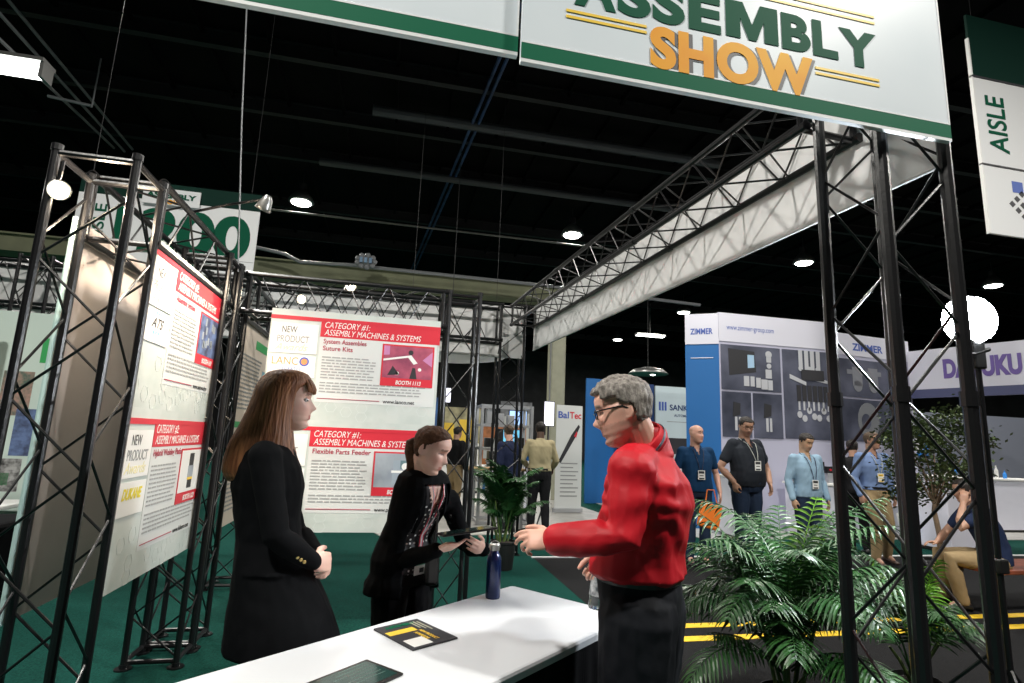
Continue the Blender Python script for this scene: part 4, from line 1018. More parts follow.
coat = union('coat', bm, .008, fg['root'], BLK, disp=lambda p, n: .006 * noise.noise(V((p.x * 9, p.y * 9, p.z * 3.5))) + .003 * noise.noise(V((p.x * 25, p.y * 25, p.z * 18))))
bm = B(); ca = fg['P']('wrR'); ea = fg['P']('elR')
for i in range(3):
    c = ca.lerp(ea, .12 + i * .09) + V((-.012, -.052, .0)); ell(bm, c, (.007, .004, .007), None, 10, 6)
obj('cuff_buttons', bm, mat('brass', (.7, .5, .2), .3, .9), coat)
# hair
HM1 = mat('auburn_hair', (.34, .145, .062), .48, col2=(.15, .055, .024), vscale=9, stretch=(9, 9, .5), bump=.5, bscale=14, spec=.35)
H = fg['H']; cH = H.translation
HY = R(-84); fw = V((-math.sin(HY), math.cos(HY), 0)); rt = V((math.cos(HY), math.sin(HY), 0))
bm = B(); rings = []; NA = 150
#        z      front  back   half width (all from the head centre)
prof = [(.138, .012, -.03, .02), (.133, .045, -.07, .05), (.118, .075, -.10, .072), (.09, .088, -.122, .090), (.06, .070, -.135, .097), (.03, .056, -.142, .098), (0, .050, -.148, .099), (-.04, .046, -.158, .101), (-.08, .046, -.17, .104), (-.13, .052, -.190, .110), (-.18, .062, -.210, .118), (-.23, .072, -.222, .126), (-.27, .078, -.222, .13), (-.30, .078, -.20, .125), (-.312, .07, -.17, .12)]
PF = [[(z, q[k]) for q in reversed(prof) for z in (q[0],)] for k in (1, 2, 3)]
zs = [.138, .135, .130, .122, .11, .098, .085, .07, .055, .04, .02, 0, -.02, -.04, -.07, -.10, -.13, -.16, -.19, -.22, -.245, -.265, -.285, -.30, -.312]
for z in zs:
    f_, b_, wd = (lerp(z, PF[0]), lerp(z, PF[1]), lerp(z, PF[2])); yc = (f_ + b_) / 2; hd = (f_ - b_) / 2; rg = []
    for q in range(NA):
        a = 2 * PI * q / NA; rip = 1 + (.014 * noise.noise(V((q * .9, z * 4, 1))) + .006 * math.sin(q * 2.1 + z * 8)) * (1 if z < .1 else .4)
        x = wd * math.cos(a) * rip; y = yc + hd * math.sin(a) * rip
        if math.sin(a) > 0 and z < .05 and abs(x) < .062: y = min(y, -.02)     # curtain open in front of the face and throat
        zz = z
        if z < -.2: zz = z - .03 * (-(math.sin(a)) * .5 + .2) + .012 * noise.noise(V((q * .5, 3, 3)))
        rg.append(cH + rt * x + fw * y + V((0, 0, zz)))
    rings.append(rg)
loft(bm, rings); hair = obj('hair', bm, HM1, fg['root'], smooth=True)
bm = B()                                                      # bangs
for i in range(46):
    t = -1 + 2 * i / 45; ang = t * 1.25
    a0 = V((.045 * math.sin(ang), .055 * math.cos(ang) + .02, .118)); pts = []
    for k in range(6):
        u_ = k / 5; z = .122 - .080 * u_ - .0 * abs(t); q = head_pt(min(z, .112), ang * (1 - .12 * u_) * .75, feat=False)
        pts.append(H @ (V((q.x * 1.10, q.y * 1.06 + .008, z)) + V((.002 * math.sin(i * 5), 0, .003 * math.sin(i * 3)))))
    tube(bm, pts, [.006, .006, .0055, .005, .004, .0015], 6)
obj('bangs', bm, HM1, hair, smooth=True)

# ------------------------------------------------------------------ the woman with the tablet
DOT = bpy.data.materials.new('dotted_blouse'); DOT.use_nodes = True
nt = DOT.node_tree; b_ = nt.nodes['Principled BSDF']; tc = nt.nodes.new('ShaderNodeTexCoord'); vo = nt.nodes.new('ShaderNodeTexVoronoi'); vo.inputs['Scale'].default_value = 48; vo.inputs['Randomness'].default_value = .25
cr = nt.nodes.new('ShaderNodeValToRGB'); cr.color_ramp.elements[0].position = .24; cr.color_ramp.elements[0].color = (.75, .75, .72, 1); cr.color_ramp.elements[1].position = .30; cr.color_ramp.elements[1].color = (.008, .008, .01, 1)
nt.links.new(tc.outputs['Object'], vo.inputs['Vector']); nt.links.new(vo.outputs['Distance'], cr.inputs[0]); nt.links.new(cr.outputs[0], b_.inputs['Base Color']); b_.inputs['Roughness'].default_value = .6
yaw2 = R(-138)
hd2 = dep(431, 450, 2.80)
fg = figure(dict(label='woman with tied back brown hair, black blazer and dotted blouse, holding a tablet', loc=(.12, 3.04, 0), yaw=yaw2, h=1.62, fine=1, vox=.007, fem=1, skin='fair', hscale=1.06, lip=(.50, .16, .14), brow=(.16, .09, .05),
    hyaw=R(22), hpitch=R(-24), hroll=R(0),
    JW=dict(head=hd2, nkb=dep(423, 488, 2.86), cst=V((.175, 2.995, 1.14)), shR=dep(403, 507, 2.78), shL=dep(452, 500, 2.98), elR=dep(397, 562, 2.74), wrR=dep(437, 550, 2.58), elL=dep(466, 546, 3.05), wrL=dep(483, 549, 2.82)),
    DW=dict(hdR=(.93, .1, .15), bkR=(.2, -.5, -.85), hdL=(-.5, -.75, .25), bkL=(.75, -.5, -.4)), tpR=(.5, -.3), curlR=(.15, .2, .25, .3), curlL=(.5, .55, .6, .65), tpL=(.3, .2),
    trousers=BLK2, gaze=-.45, top=DOT, topname='blouse', topinf=.008, hemz=.86, collar=0, slv=.25, eyes=0, vneck=(.15, .055), tfolds=.002))
P = fg['P']; Wi2 = fg['Wi']
bm = B(); fg['torso'](bm, .026, .88, 1.5, [(.80, .195, .145), (.85, .19, .14)])
for sd in 'RL': fg['arm'](bm, sd, .014, 1.02)
tube(bm, [P('nkb') + V((0, 0, -.05)), P('nkb') + V((0, 0, -.002))], [.085, .068], 16)
nk2 = fg['J']['nkb']
def cutb(p):
    q = Wi2 @ p; 
    if q.z > nk2.z + .0 and (V((q.x - nk2.x, q.y - nk2.y))).length < .056: return True
    w_ = .10 if q.z > 1.0 else .10 + (1.0 - q.z) * .25
    return q.y > fg['spine'](q.z).y + .03 and abs(q.x - fg['spine'](q.z).x) < w_ and q.z < nk2.z + .03
blz = union('blazer', bm, .007, fg['root'], BLK, cut=cutb, solid=.005, disp=lambda p, n: .006 * noise.noise(V((p.x * 12, p.y * 12, p.z * 7))) + .003 * noise.noise(V((p.x * 30, p.y * 30, p.z * 22))))
bm = B()                                                     # lapels
for sg in (1, -1):
    sp = fg['spine']; W2 = fg['W']; pts = []
    for z, x0, x1, yy in ((1.455, .055, .080, .035), (1.38, .075, .108, .084), (1.32, .078, .118, .104), (1.22, .078, .100, .118), (1.12, .076, .082, .106)):
        c = sp(z); pts.append((W2 @ (c + V((sg * x0, yy + .006, 0))), W2 @ (c + V((sg * x1, yy - .006, 0)))))
    lo = [a for a, b in pts]; hi = [b for a, b in pts]; nrm = (W2.to_3x3() @ V((0, 1, 0))).normalized() * .006
    loft(bm, [[a, b, b + nrm, a + nrm] for a, b in pts])
bmesh.ops.recalc_face_normals(bm, faces=bm.faces); obj('lapel', bm, BLK, blz)
HM2 = mat('brown_hair', (.085, .040, .020), .6, spec=.2, col2=(.045, .018, .009), vscale=8, stretch=(6, 1, 6), bump=.5, bscale=12)
H = fg['H']
cap = hair_cap('hair', H, lambda c: (c.z > .028 + .98 * max(0, c.y)) or (c.y < -.005 and c.z > .0) or (c.y < -.03 and c.z > -.05), .009, HM2, fg['root'], wob=.003)
bm = B(); hp_ = [H @ V(q) for q in ((0, -.085, .0), (-.0, -.125, -.02), (.0, -.135, -.07), (.005, -.125, -.13), (.01, -.115, -.19), (.01, -.11, -.23))]
p0 = H @ V((0, -.098, .0)); bk = -(H.to_3x3() @ V((0, 1, 0))); bk.z = 0; bk.normalize(); hp_ = [p0, p0 + bk * .022 + V((0, 0, -.01)), p0 + bk * .025 + V((0, 0, -.05)), p0 + bk * .012 + V((0, 0, -.11)), p0 + bk * .02 + V((0, 0, -.17)), p0 + bk * .03 + V((0, 0, -.21))]
tube(bm, hp_, [.024, .030, .030, .026, .018, .004], 14); obj('ponytail', bm, HM2, cap, smooth=True)
# lanyard with badge and two cords
LR = mat('lanyard_red', (.55, .05, .08), .5); LS = mat('lanyard_silver', (.6, .6, .62), .4)
W2 = fg['W']; sp = fg['spine']
def chestp(x, z, off=.0): 
    y = lerp(z, [(.8, .11), (1.07, .098), (1.17, .108), (1.28, .126), (1.36, .113), (1.42, .085), (1.46, .05)]); return W2 @ (sp(z) + V((x, y + .014 + off, 0)))
for m_, xs_, nm in ((LR, (.058, .045, .036, .020, .012, .008), 'lanyard'), (LS, (-.055, -.045, -.04, -.02, -.0, .008), 'lanyard_cord')):
    bm = B()
    for sg in (1, -1):
        tube(bm, [P('nkb') + (W2.to_3x3() @ V((xs_[0] * sg, -.02, .03)))] + [chestp(x * sg, z) for x, z in zip(xs_[1:], (1.40, 1.32, 1.2, 1.1, 1.0))], .0035, 6)
    ly = obj(nm, bm, m_, fg['root'])
fr = Fr(chestp(.05, .90, .012), W2.to_3x3() @ V((-1, 0, 0)), V((.05, 0, 1))); bm = B(); rect(bm, fr, 0, 0, .075, .075, 0, .002); bg = obj('badge', bm, M_card, fg['root'])
bm = B(); rect(bm, fr, .0, .045, .075, .06, .002, .0026); obj('badge_print', bm, mat('badge_green', (.05, .3, .2), .5), bg); bm = B(); rect(bm, fr, .035, .01, .065, .032, .002, .0026); obj('badge_print', bm, M_dark, bg)
bm = B(); bbox(bm, tuple(P('pel') + V((.10, -.16, -.09))), tuple(P('pel') + V((.17, -.10, .09))), .02); tube(bm, [P('pel') + V((.135, -.13, .09)), P('pel') + V((.15, -.14, .25)), P('pel') + V((.13, -.05, .35))], .006, 6)
tag(obj('shoulder_bag', bm, M_plastic), 'small black bag hanging at the hip of the woman in the dotted blouse', 'bag')
# tablet she holds
c = dep(467, 531, 2.62); uu = (dep(494, 527, 2.66) - dep(440, 535, 2.58)).normalized(); vr = ray(467, 531).normalized(); nn = uu.cross(vr).normalized(); nn = nn if nn.z > 0 else -nn
vv = (nn.cross(uu)).normalized(); vv = (vv + nn * (.10 if nn.dot(V((0, 0, 1))) > 0 else 0)).normalized(); nn = uu.cross(vv).normalized()
mm = Matrix((uu, vv, nn)).transposed().to_4x4(); mm.translation = c
bm = B(); bbox(bm, (-.13, -.085, -.0045), (.13, .085, .0045), .003, mm); tb = obj('tablet_computer', bm, M_plastic); tag(tb, 'thin dark tablet held edge on by the woman in the dotted blouse', 'tablet')
bm = B(); sgn = 1 if nn.z > 0 else -1; box(bm, (-.118, -.075, .0043 * sgn), (.118, .075, .005 * sgn), mm); obj('screen', bm, M_screen, tb)

# ------------------------------------------------------------------ the man in the red shirt
RED = mat('red_shirt', (.46, .005, .014), .55, bump=.2, bscale=10, spec=.3)
hd3 = dep(623, 412, 2.06)
fg = figure(dict(label='grey haired man in glasses and a red long sleeved shirt, seen from behind', loc=(.965, 2.02, 0), yaw=R(52), h=1.78, fine=1, vox=.007, girth=1.13, belly=.045, arm=1.12, skin='pink', brow=(.22, .18, .15), stubble=(.42, .24, .19), fat=.10, hscale=1.03,
    hyaw=R(16), hpitch=R(-16), hroll=R(3), 
    JW=dict(head=hd3, nkb=dep(646, 445, 2.08), cst=V((.972, 1.985, 1.28)), shL=dep(632, 469, 1.92), elL=dep(624, 537, 1.84), wrL=dep(556, 540, 1.93), elR=dep(625, 545, 2.36), wrR=dep(606, 556, 2.26)),
    DW=dict(hdL=(-.93, .28, -.02), bkL=(-.15, -.75, .6), hdR=(-.45, .25, -.85), bkR=(.5, .8, -.1)), curlL=(.35, .5, .7, .85), tpL=(.2, .3), curlR=(1.0, 1.05, 1.1, 1.1), tpR=(.4, .9),
    trousers=cloth_mat('black_slacks', (.005, .006, .009), .75), belt=1, trap=-.03, bz=.035, loose=.036, eyes=0, glasses=mat('glasses_frame', (.012, .012, .013), .3), gaze=-.4))
P = fg['P']; W3 = fg['W']; Wi3 = fg['Wi']; g_ = 1.13
bm = B(); fg['torso'](bm, .022, 1.05, 1.5)
rr = []
for z, a, b, yo in ((1.01, .150, .105, .015), (1.018, .190, .148, .018), (1.035, .208, .170, .02), (1.08, .202, .168, .022), (1.15, .192, .155, .018), (1.22, .192, .148, .01)):
    q = fg['spine'](z); rr.append(fg['ring']((q.x, q.y + yo, z), a, b, 28))
loft(bm, rr)
for sd in 'RL': fg['arm'](bm, sd, .018, 1.02)
tube(bm, [P('nkb') + V((0, 0, -.04)), P('nkb') + V((-.004, 0, .03)), P('nkb') + V((-.01, .003, .05))], [.098, .078, .072], 20)
nk3 = fg['J']['nkb']
def cut3(p):
    q = Wi3 @ p
    return (q.z > nk3.z + .025 and V((q.x - nk3.x, q.y - nk3.y - .005)).length < .062) or (q.y > nk3.y + .045 and q.z > nk3.z - .06 and abs(q.x - nk3.x) < .03)
def fold3(p, n):
    q = Wi3 @ p
    v = .006 * noise.noise(V((q.x * 6, q.y * 6, q.z * 4)))
    # long drag folds fanning from the near arm pit and blousing above the belt
    d_ = q - V((-.17, -.02, 1.28)); an = math.atan2(d_.z, abs(d_.x) + abs(d_.y) * .5); rr_ = d_.length
    v += .0035 * math.sin(an * 10 + 2 * noise.noise(q * 5)) * gs(rr_ - .16, .16)
    v += .006 * gs(q.z - 1.05, .10) * noise.noise(V((q.x * 20, q.y * 20, q.z * 5)))
    v += .0025 * (1 - abs(noise.noise(V((q.x * 11 + q.z * 7, q.y * 11, q.z * 8)))) * 3)
    return v
sh = union('shirt', bm, .0065, fg['root'], RED, cut=cut3, solid=.004, disp=fold3, smooth=3)
cc = P('nkb'); HB3 = fg['H'] @ V((0, -.028, -.05)); ax = (HB3 - cc).normalized(); fwd = V((-math.sin(R(60)), math.cos(R(60)), 0)); fwd = (fwd - ax * fwd.dot(ax)).normalized(); sdv = ax.cross(fwd)
bm = B(); rings = []
for hh, rx in ((-.01, .088), (.030, .076), (.044, .074), (.047, .077), (.040, .082), (.012, .096), (.006, .096), (.012, .090)):
    rings.append([cc + ax * (hh - .010 * math.cos(a)) + (sdv * math.sin(a) * rx + fwd * math.cos(a) * rx * .95) for a in [2 * PI * k / 36 for k in range(36)]])
loft(bm, rings, cap=False); cl = obj('collar', bm, RED, sh, smooth=True)
LD = mat('lanyard_grey', (.10, .12, .16), .5, var=.7, vscale=60)
bm = B(); lw = []
for k in range(25):
    a = R(60) + R(240) * k / 24; fa = abs(k - 12) / 12; o_ = sdv * math.sin(a) + fwd * math.cos(a) * .95; c_ = cc + ax * (.030 - .045 * fa ** 2) + o_ * (.090 + .004 * fa)
    lw.append([c_ - ax * .008, c_ + ax * .008, c_ + ax * .008 + o_ * .003, c_ - ax * .008 + o_ * .003])
loft(bm, lw); bmesh.ops.recalc_face_normals(bm, faces=bm.faces); obj('lanyard', bm, LD, fg['root'])
bm = B(); e, wv = P('elL'), P('wrL'); dv = (wv - e).normalized(); cyl(bm, wv - dv * .035, wv + dv * .012, .045, .043, 20); obj('cuff', bm, RED, sh, smooth=False)
HM3 = mat('grey_hair', (.30, .27, .24), .55, col2=(.10, .085, .075), vscale=5, stretch=(16, 16, 7), bump=.6, bscale=22)
hair_cap('hair', fg['H'], lambda c: (c.z > .078) or (c.y < .055 and c.z > .048) or (c.y < .012 and c.z > .03 + .6 * c.y) or (c.y < -.035 and c.z > -.05), .017, HM3, fg['root'], wob=.006, seed=3)
# clear bottle in his right hand
pb = dep(598, 586, 2.22); r = thing('water_bottle', 'clear plastic water bottle with a label in the right hand of the man in red', 'bottle', pb + V((0, 0, -.08)))
mt_ = Matrix.Rotation(.12, 3, 'Y')
bm = B(); lathe(bm, pb, [(.0001, -.085), (.028, -.085), (.031, -.075), (.029, -.05), (.031, -.04), (.031, .04), (.027, .065), (.013, .085), (.013, .10), (.0001, .10)], 20, mt_); obj('body', bm, M_clear, r, smooth=True)
bm = B(); lathe(bm, pb, [(.0315, -.035), (.0318, -.035), (.0318, .035), (.0315, .035)], 20, mt_); obj('label_band', bm, mat('bottle_label', (.6, .62, .65), .4, col2=(.08, .10, .12), vscale=40), r); bm = B(); cyl(bm, pb + mt_ @ V((0, 0, .10)), pb + mt_ @ V((0, 0, .118)), .015, seg=14); obj('cap', bm, M_card, r)
# ------------------------------------------------------------------ machine maker's booth at the right
def wallpanel(name, label, fr, W_, H_, m, th=.06, cat='booth wall', group=None):
    bt = B(); box(bt, (0, 0, -th), (W_, H_, 0)); bmesh.ops.transform(bt, matrix=fr.mtx(), verts=bt.verts)
    r = obj(name, bt, m); tag(r, label, cat, group); return r
frZ = Fr((6.12, 9.5, 0), (1, 0, 0)); M_lilac = mat('panel_lilac', (.52, .52, .66), .5); M_pale = mat('panel_pale', (.74, .74, .84), .5)
r = wallpanel('booth_wall', 'tall booth wall with dark machine photos and a pale header', frZ, 2.65, 4.13, M_lilac)
flat('header', frZ, [(0, 3.56, 2.65, 4.13)], M_pale, r, .001, .01)
text('www.zimmer-group.com', frZ, .17, 3.80, .15, M_bluetx, r, width=1.05, d=.012)
def zphoto(x0, y0, x1, y1, kind, par_, fr):
    ph = flat('photo', fr, [(x0, y0, x1, y1)], M_slate, par_, .004, .012); w_, h_ = x1 - x0, y1 - y0
    X = lambda a: x0 + w_ * a
    Y = lambda a: y0 + h_ * a
    if kind == 'tablet':
        bm = B(); poly(bm, fr, [(X(.13), Y(.32)), (X(.58), Y(.42)), (X(.56), Y(.88)), (X(.12), Y(.92))], .012, .016); obj('photo_tablet', bm, M_dark, ph)
        bm = B(); poly(bm, fr, [(X(.44), Y(.5)), (X(.55), Y(.52)), (X(.55), Y(.8)), (X(.44), Y(.8))], .016, .019); obj('photo_screen', bm, mat('photo_sky', (.4, .6, .8), .5), ph)
        bm = B()
        for a, b, s_ in ((.42, .2, .10), (.52, .2, .08), (.62, .18, .09), (.72, .15, .12), (.82, .14, .09)): rect(bm, fr, X(a - s_ / 2), Y(b - .1), X(a + s_ / 2 - .015), Y(b + .12), .012, .02)
        rect(bm, fr, X(.74), Y(.3), X(.84), Y(.5), .012, .02); disc(bm, fr, X(.80), Y(.58), .05, .012, .02); rect(bm, fr, X(.76), Y(.66), X(.84), Y(.78), .012, .02); disc(bm, fr, X(.80), Y(.84), .07, .012, .02); obj('photo_modules', bm, M_chrome, ph)
    elif kind == 'gripper':
        bm = B(); 
        for i in range(4): rect(bm, fr, X(.30 + i * .11), Y(.78), X(.37 + i * .11), Y(1), .012, .02)
        for i in range(3): disc(bm, fr, X(.33 + i * .16), Y(.79), .05, .012, .022)
        for i in range(7):
            a = .26 + i * .09; rect(bm, fr, X(a), Y(.32), X(a + .03), Y(.42), .012, .02); disc(bm, fr, X(a + .015), Y(.27 - .05 * math.sin(i * 2.2)), .055, .012, .02, 1.2)
        poly(bm, fr, [(X(.12), Y(.67)), (X(.42), Y(.60)), (X(.42), Y(.64)), (X(.12), Y(.72))], .012, .02); poly(bm, fr, [(X(.6), Y(.66)), (X(.95), Y(.62)), (X(.95), Y(.65)), (X(.6), Y(.7))], .012, .02)
        obj('photo_fingers', bm, M_chrome, ph)
        bm = B(); rect(bm, fr, X(.34), Y(.66), X(.76), Y(.78), .012, .024)
        for i in range(6): rect(bm, fr, X(.24 + i * .1), Y(.42), X(.31 + i * .1), Y(.60), .012, .024)
        obj('photo_body', bm, M_dark, ph)
    elif kind == 'box':
        bm = B(); poly(bm, fr, [(X(.35), Y(.45)), (X(.6), Y(.5)), (X(.62), Y(.75)), (X(.38), Y(.78))], .012, .02); obj('photo_body', bm, M_dark, ph)
        bm = B(); rect(bm, fr, X(.42), Y(.15), X(.5), Y(.45), .012, .018); rect(bm, fr, X(.55), Y(.15), X(.62), Y(.45), .012, .018); obj('photo_fingers', bm, M_chrome, ph)
    elif kind == 'clamp':
        bm = B(); rect(bm, fr, X(.3), Y(.3), X(.48), Y(.8), .012, .02); rect(bm, fr, X(.6), Y(.3), X(.78), Y(.8), .012, .02); disc(bm, fr, X(.39), Y(.3), .12, .012, .02); disc(bm, fr, X(.69), Y(.3), .12, .012, .02); rect(bm, fr, X(.2), Y(.6), X(.85), Y(.72), .012, .018); obj('photo_body', bm, mat('photo_metal', (.25, .26, .29), .4), ph)
    else:
        bm = B(); disc(bm, fr, X(.55), Y(.5), .30, .012, .02, 1.25); obj('photo_ring', bm, mat('photo_metal2', (.22, .23, .25), .4), ph); bm = B(); disc(bm, fr, X(.5), Y(.48), .13, .02, .024, 1.25); obj('photo_ring', bm, M_slate, ph)
zphoto(.03, 2.62, 1.34, 3.50, 'tablet', r, frZ); zphoto(.03, 1.72, .66, 2.58, 'box', r, frZ); zphoto(.70, 1.72, 1.34, 2.58, 'box', r, frZ); zphoto(1.39, 1.74, 2.62, 3.50, 'gripper', r, frZ)
frZ2 = Fr((6.12 - .54, 9.5, 0), V((.54, .0, 0))); frZ2 = Fr((5.6, 9.85, 0), V((.52, -.35, 0)))
r = wallpanel('booth_wall', 'blue end wall of the booth with a pale top and small logo', frZ2, .625, 4.11, M_blueboth)
flat('header', frZ2, [(0, 3.50, .625, 4.11)], M_pale, r, .001, .01); text('ZIMMER', frZ2, .10, 3.70, .16, M_bluetx, r, width=.42, bold=.03, d=.012); flat('small_print', frZ2, [(.1, 3.22, .52, 3.235)], M_pale, r, .001, .008)
frY = Fr((8.82, 9.7, 0), (1, .12, 0)); r = wallpanel('booth_wall', 'second booth wall with two dark machine photos, behind the truss tower', frY, 2.3, 4.0, M_lilac)
flat('header', frY, [(0, 3.54, 2.3, 4.0)], M_pale, r, .001, .01); text('ZIMMER', frY, .62, 3.66, .21, M_bluetx, r, width=.88, bold=.03, d=.012)
zphoto(.12, 2.66, 1.62, 3.46, 'clamp', r, frY); zphoto(.12, 1.75, 1.62, 2.62, 'ring', r, frY)
# demo stands in front of it
def stand(label, x, y, w_, d_, h_, m=M_pale):
    r = thing('demo_stand', label, 'stand', (x, y, 0)); bm = B(); bbox(bm, (x - w_ / 2, y - d_ / 2, .06), (x + w_ / 2, y + d_ / 2, h_ - .04), .01); obj('cabinet', bm, m, r)
    bm = B(); bbox(bm, (x - w_ / 2 - .03, y - d_ / 2 - .03, h_ - .04), (x + w_ / 2 + .03, y + d_ / 2 + .03, h_), .008); obj('top', bm, M_card, r); bm = B(); box(bm, (x - w_ / 2 + .03, y - d_ / 2 + .03, .012), (x + w_ / 2 - .03, y + d_ / 2 - .03, .06)); obj('plinth', bm, M_plastic, r)
    return r
stand('white demo stand behind the man in the light blue shirt', 7.9, 9.0, 1.3, .5, .95); stand('white demo stand at the left of the machine photo wall', 6.0, 8.9, .45, .45, 1.05); stand('white demo stand behind the man in khaki trousers', 9.6, 9.1, .9, .5, .95)
c = V((6.02, 8.85, 1.06)); bm = B(); t = B(); box(t, (-.17, -.12, 0), (.17, .12, .38)); bmesh.ops.transform(t, matrix=Matrix.Translation(c) @ Matrix.Rotation(.35, 4, 'Z') @ Matrix.Rotation(-.35, 4, 'X'), verts=t.verts); merge(bm, t)
r = obj('display_box', bm, M_lilac); tag(r, 'small tilted display box with a blue Z logo between two visitors', 'display'); mm = Matrix.Translation(c) @ Matrix.Rotation(.35, 4, 'Z') @ Matrix.Rotation(-.35, 4, 'X')
fz = Fr(mm @ V((-.14, -.122, .08)), mm.to_3x3() @ V((1, 0, 0)), mm.to_3x3() @ V((0, 0, 1))); M_sky = mat('logo_blue_bright', (.03, .25, .75), .5)
flat('logo_field', fz, [(0, 0, .28, .26)], M_sky, r, .001, .003); text('Z', fz, .08, .05, .22, M_card, r, width=.13, bold=.05, d=.004)
for i, (x, hh) in enumerate(((7.55, .22), (7.75, .38), (7.95, .30), (8.25, .26))):
    r = thing('demo_machine', ('short', 'tall', 'square', 'small')[i] + ' grey gripper module standing on the white demo stand', 'machine', (x, 8.95, .95)); bm = B(); bbox(bm, (x - .06, 8.89, .95), (x + .06, 9.01, .95 + hh * .6), .01); obj('body', bm, M_alu, r)
    bm = B(); box(bm, (x - .08, 8.9, .95 + hh * .6), (x + .08, 9.0, .95 + hh)); obj('head', bm, M_plastic, r); bm = B(); cyl(bm, (x, 8.885, .95 + hh * .8), (x, 8.9, .95 + hh * .8), .02); obj('button', bm, M_red, r)
fz = Fr((8.5, 7.95, .012), (1, .1, 0), V((0, .25, 1))); bm = B(); rect(bm, fz, 0, 0, .42, .55, -.03, 0); r = obj('floor_sign', bm, M_card); tag(r, 'white and blue Z sign leaning behind the legs of the man in khaki trousers', 'sign')
flat('logo_field', fz, [(.03, .1, .40, .52)], M_sky, r, .001, .003); text('Z', fz, .10, .16, .32, M_card, r, width=.2, bold=.05, d=.004)

# right hand pale booth with long fascia
frD = Fr((10.72, 11.0, 2.80), V((.315, -.95, 0))); bm = B(); rect(bm, frD, -.5, .12, 8, .97, -.1, 0); r = obj('booth_fascia', bm, M_pale); tag(r, 'long pale booth fascia with purple capital letters at the right edge', 'fascia')
bm = B(); rect(bm, frD, -.5, -.06, 8, .12, -.1, .002); obj('blue_stripe', bm, mat('stripe_slate', (.08, .09, .20), .5), r)
text('DAIFUKU', frD, 1.74, .35, .52, M_purple, r, width=1.28, bold=.05, d=.004, depth=.006)
r = stand('white reception counter behind the potted tree', 12.4, 9.8, 3.2, .6, 1.1); r = stand('white cabinet at the right edge behind the seated man', 9.2, 7.7, .9, .6, 1.2)
frE = Fr((11.2, 11.5, 0), (1, 0, 0)); r = wallpanel('booth_wall', 'grey back wall under the pale fascia at the right edge', frE, 6, 2.6, mat('booth_grey', (.22, .24, .30), .6))
flat('poster_print', frE, [(1.35, 1.5, 1.95, 2.1)], M_sky, r); flat('poster_print', frE, [(.2, 1.1, .9, 2.3)], M_cream, r); bm = B(); disc(bm, frE, 1.65, 1.8, .2, .004, .006); obj('poster_ring', bm, M_card, r)
q_ = random.Random(3)
for i in range(9):
    x = 11.3 + i * .22; bm = B(); hh = q_.uniform(.12, .3); lathe(bm, (x, 9.7, 1.1), [(.0001, 0), (.035, 0), (.035, hh * .6), (.012, hh * .8), (.012, hh), (.0001, hh)], 12)
    tag(obj('bottle', bm, (M_plastic, M_card, M_sky)[i % 3]), ('black', 'white', 'blue')[i % 3] + ' small bottle in a row on the white counter behind the tree', 'bottle', 'bottles on the white counter behind the tree: ' + ('black', 'white', 'blue')[i % 3])

# ------------------------------------------------------------------ middle distance booths
def boxthing(name, label, cat, lo, hi, m, bev=.01, group=None):
    bm = B(); bbox(bm, lo, hi, bev); return tag(obj(name, bm, m), label, cat, group)
frS = Fr((6.55, 13.0, 0), (1, 0, 0)); r = wallpanel('booth_wall', 'pale narrow booth panel reading SANKYO behind the bald man', frS, 1.15, 3.0, mat('sanky_pale', (.60, .72, .75), .5))
text('SANKYO', frS, .38, 2.40, .20, M_navyp, r, width=.78, bold=.02, d=.006); text('AUTOMATION', frS, .50, 2.24, .085, M_navyp, r, width=.6, bold=.01, d=.006)
bm = B()
for i in range(3): poly(bm, frS, [(.08 + i * .08, 2.38), (.13 + i * .08, 2.38), (.13 + i * .08, 2.6), (.08 + i * .08, 2.6)], .004, .008)
obj('logo', bm, M_bluetx, r); flat('photo', frS, [(.35, 1.3, .9, 1.7)], M_dark, r); flat('small_print', frS, [(.3, 2.1, .9, 2.115)], M_grey, r)
frS2 = Fr((5.65, 13.2, 0), (1, 0, 0)); r = wallpanel('booth_wall', 'dark blue booth panel left of the pale narrow panel', frS2, .95, 3.05, M_navyp)
frS3 = Fr((4.9, 13.6, 0), (1, 0, 0)); r = wallpanel('booth_wall', 'bright blue booth panel behind the head of the man in red', frS3, .85, 3.15, M_blueboth); bm = B(); cyl(bm, (5.68, 13.1, 0), (5.68, 13.1, 3.1), .03); obj('edge_post', bm, M_alu, r)
# standing banner
pb = aty(567, 505, 11.6); frB_ = Fr((pb.x - .28, 11.6, .03), V((1, .12, 0)), V((0, 0, 1))); r = thing('pull_up_banner', 'white pull up banner reading BalTec with a black riveting tool, beside the cream column', 'banner', (pb.x, 11.6, 0))
bm = B(); rect(bm, frB_, 0, .06, .62, 2.26, -.01, 0); pn_ = obj('panel', bm, M_card2, r); bm = B(); rect(bm, frB_, -.02, 0, .64, .08, -.07, .05); obj('base', bm, M_alu, r)
text('Bal', frB_, .04, 1.98, .20, M_bluetx, pn_, width=.25, bold=.02, d=.004); text('Tec', frB_, .31, 1.98, .20, M_red, pn_, width=.28, bold=.02, d=.004)
bm = B(); poly(bm, frB_, [(.06, 1.05), (.12, 1.02), (.44, 1.55), (.56, 1.80), (.53, 1.85), (.36, 1.62)], .002, .01); obj('printed_tool', bm, M_dark, pn_); bm = B(); poly(bm, frB_, [(.42, 1.60), (.47, 1.56), (.50, 1.66), (.48, 1.70)], .01, .013); obj('printed_tool_mark', bm, M_red, pn_)
flat('body_text', frB_, [(.12, 1.0 - i * .085, .12 + (.40, .30, .42, .36)[i % 4], 1.025 - i * .085) for i in range(9)], M_grey, pn_)
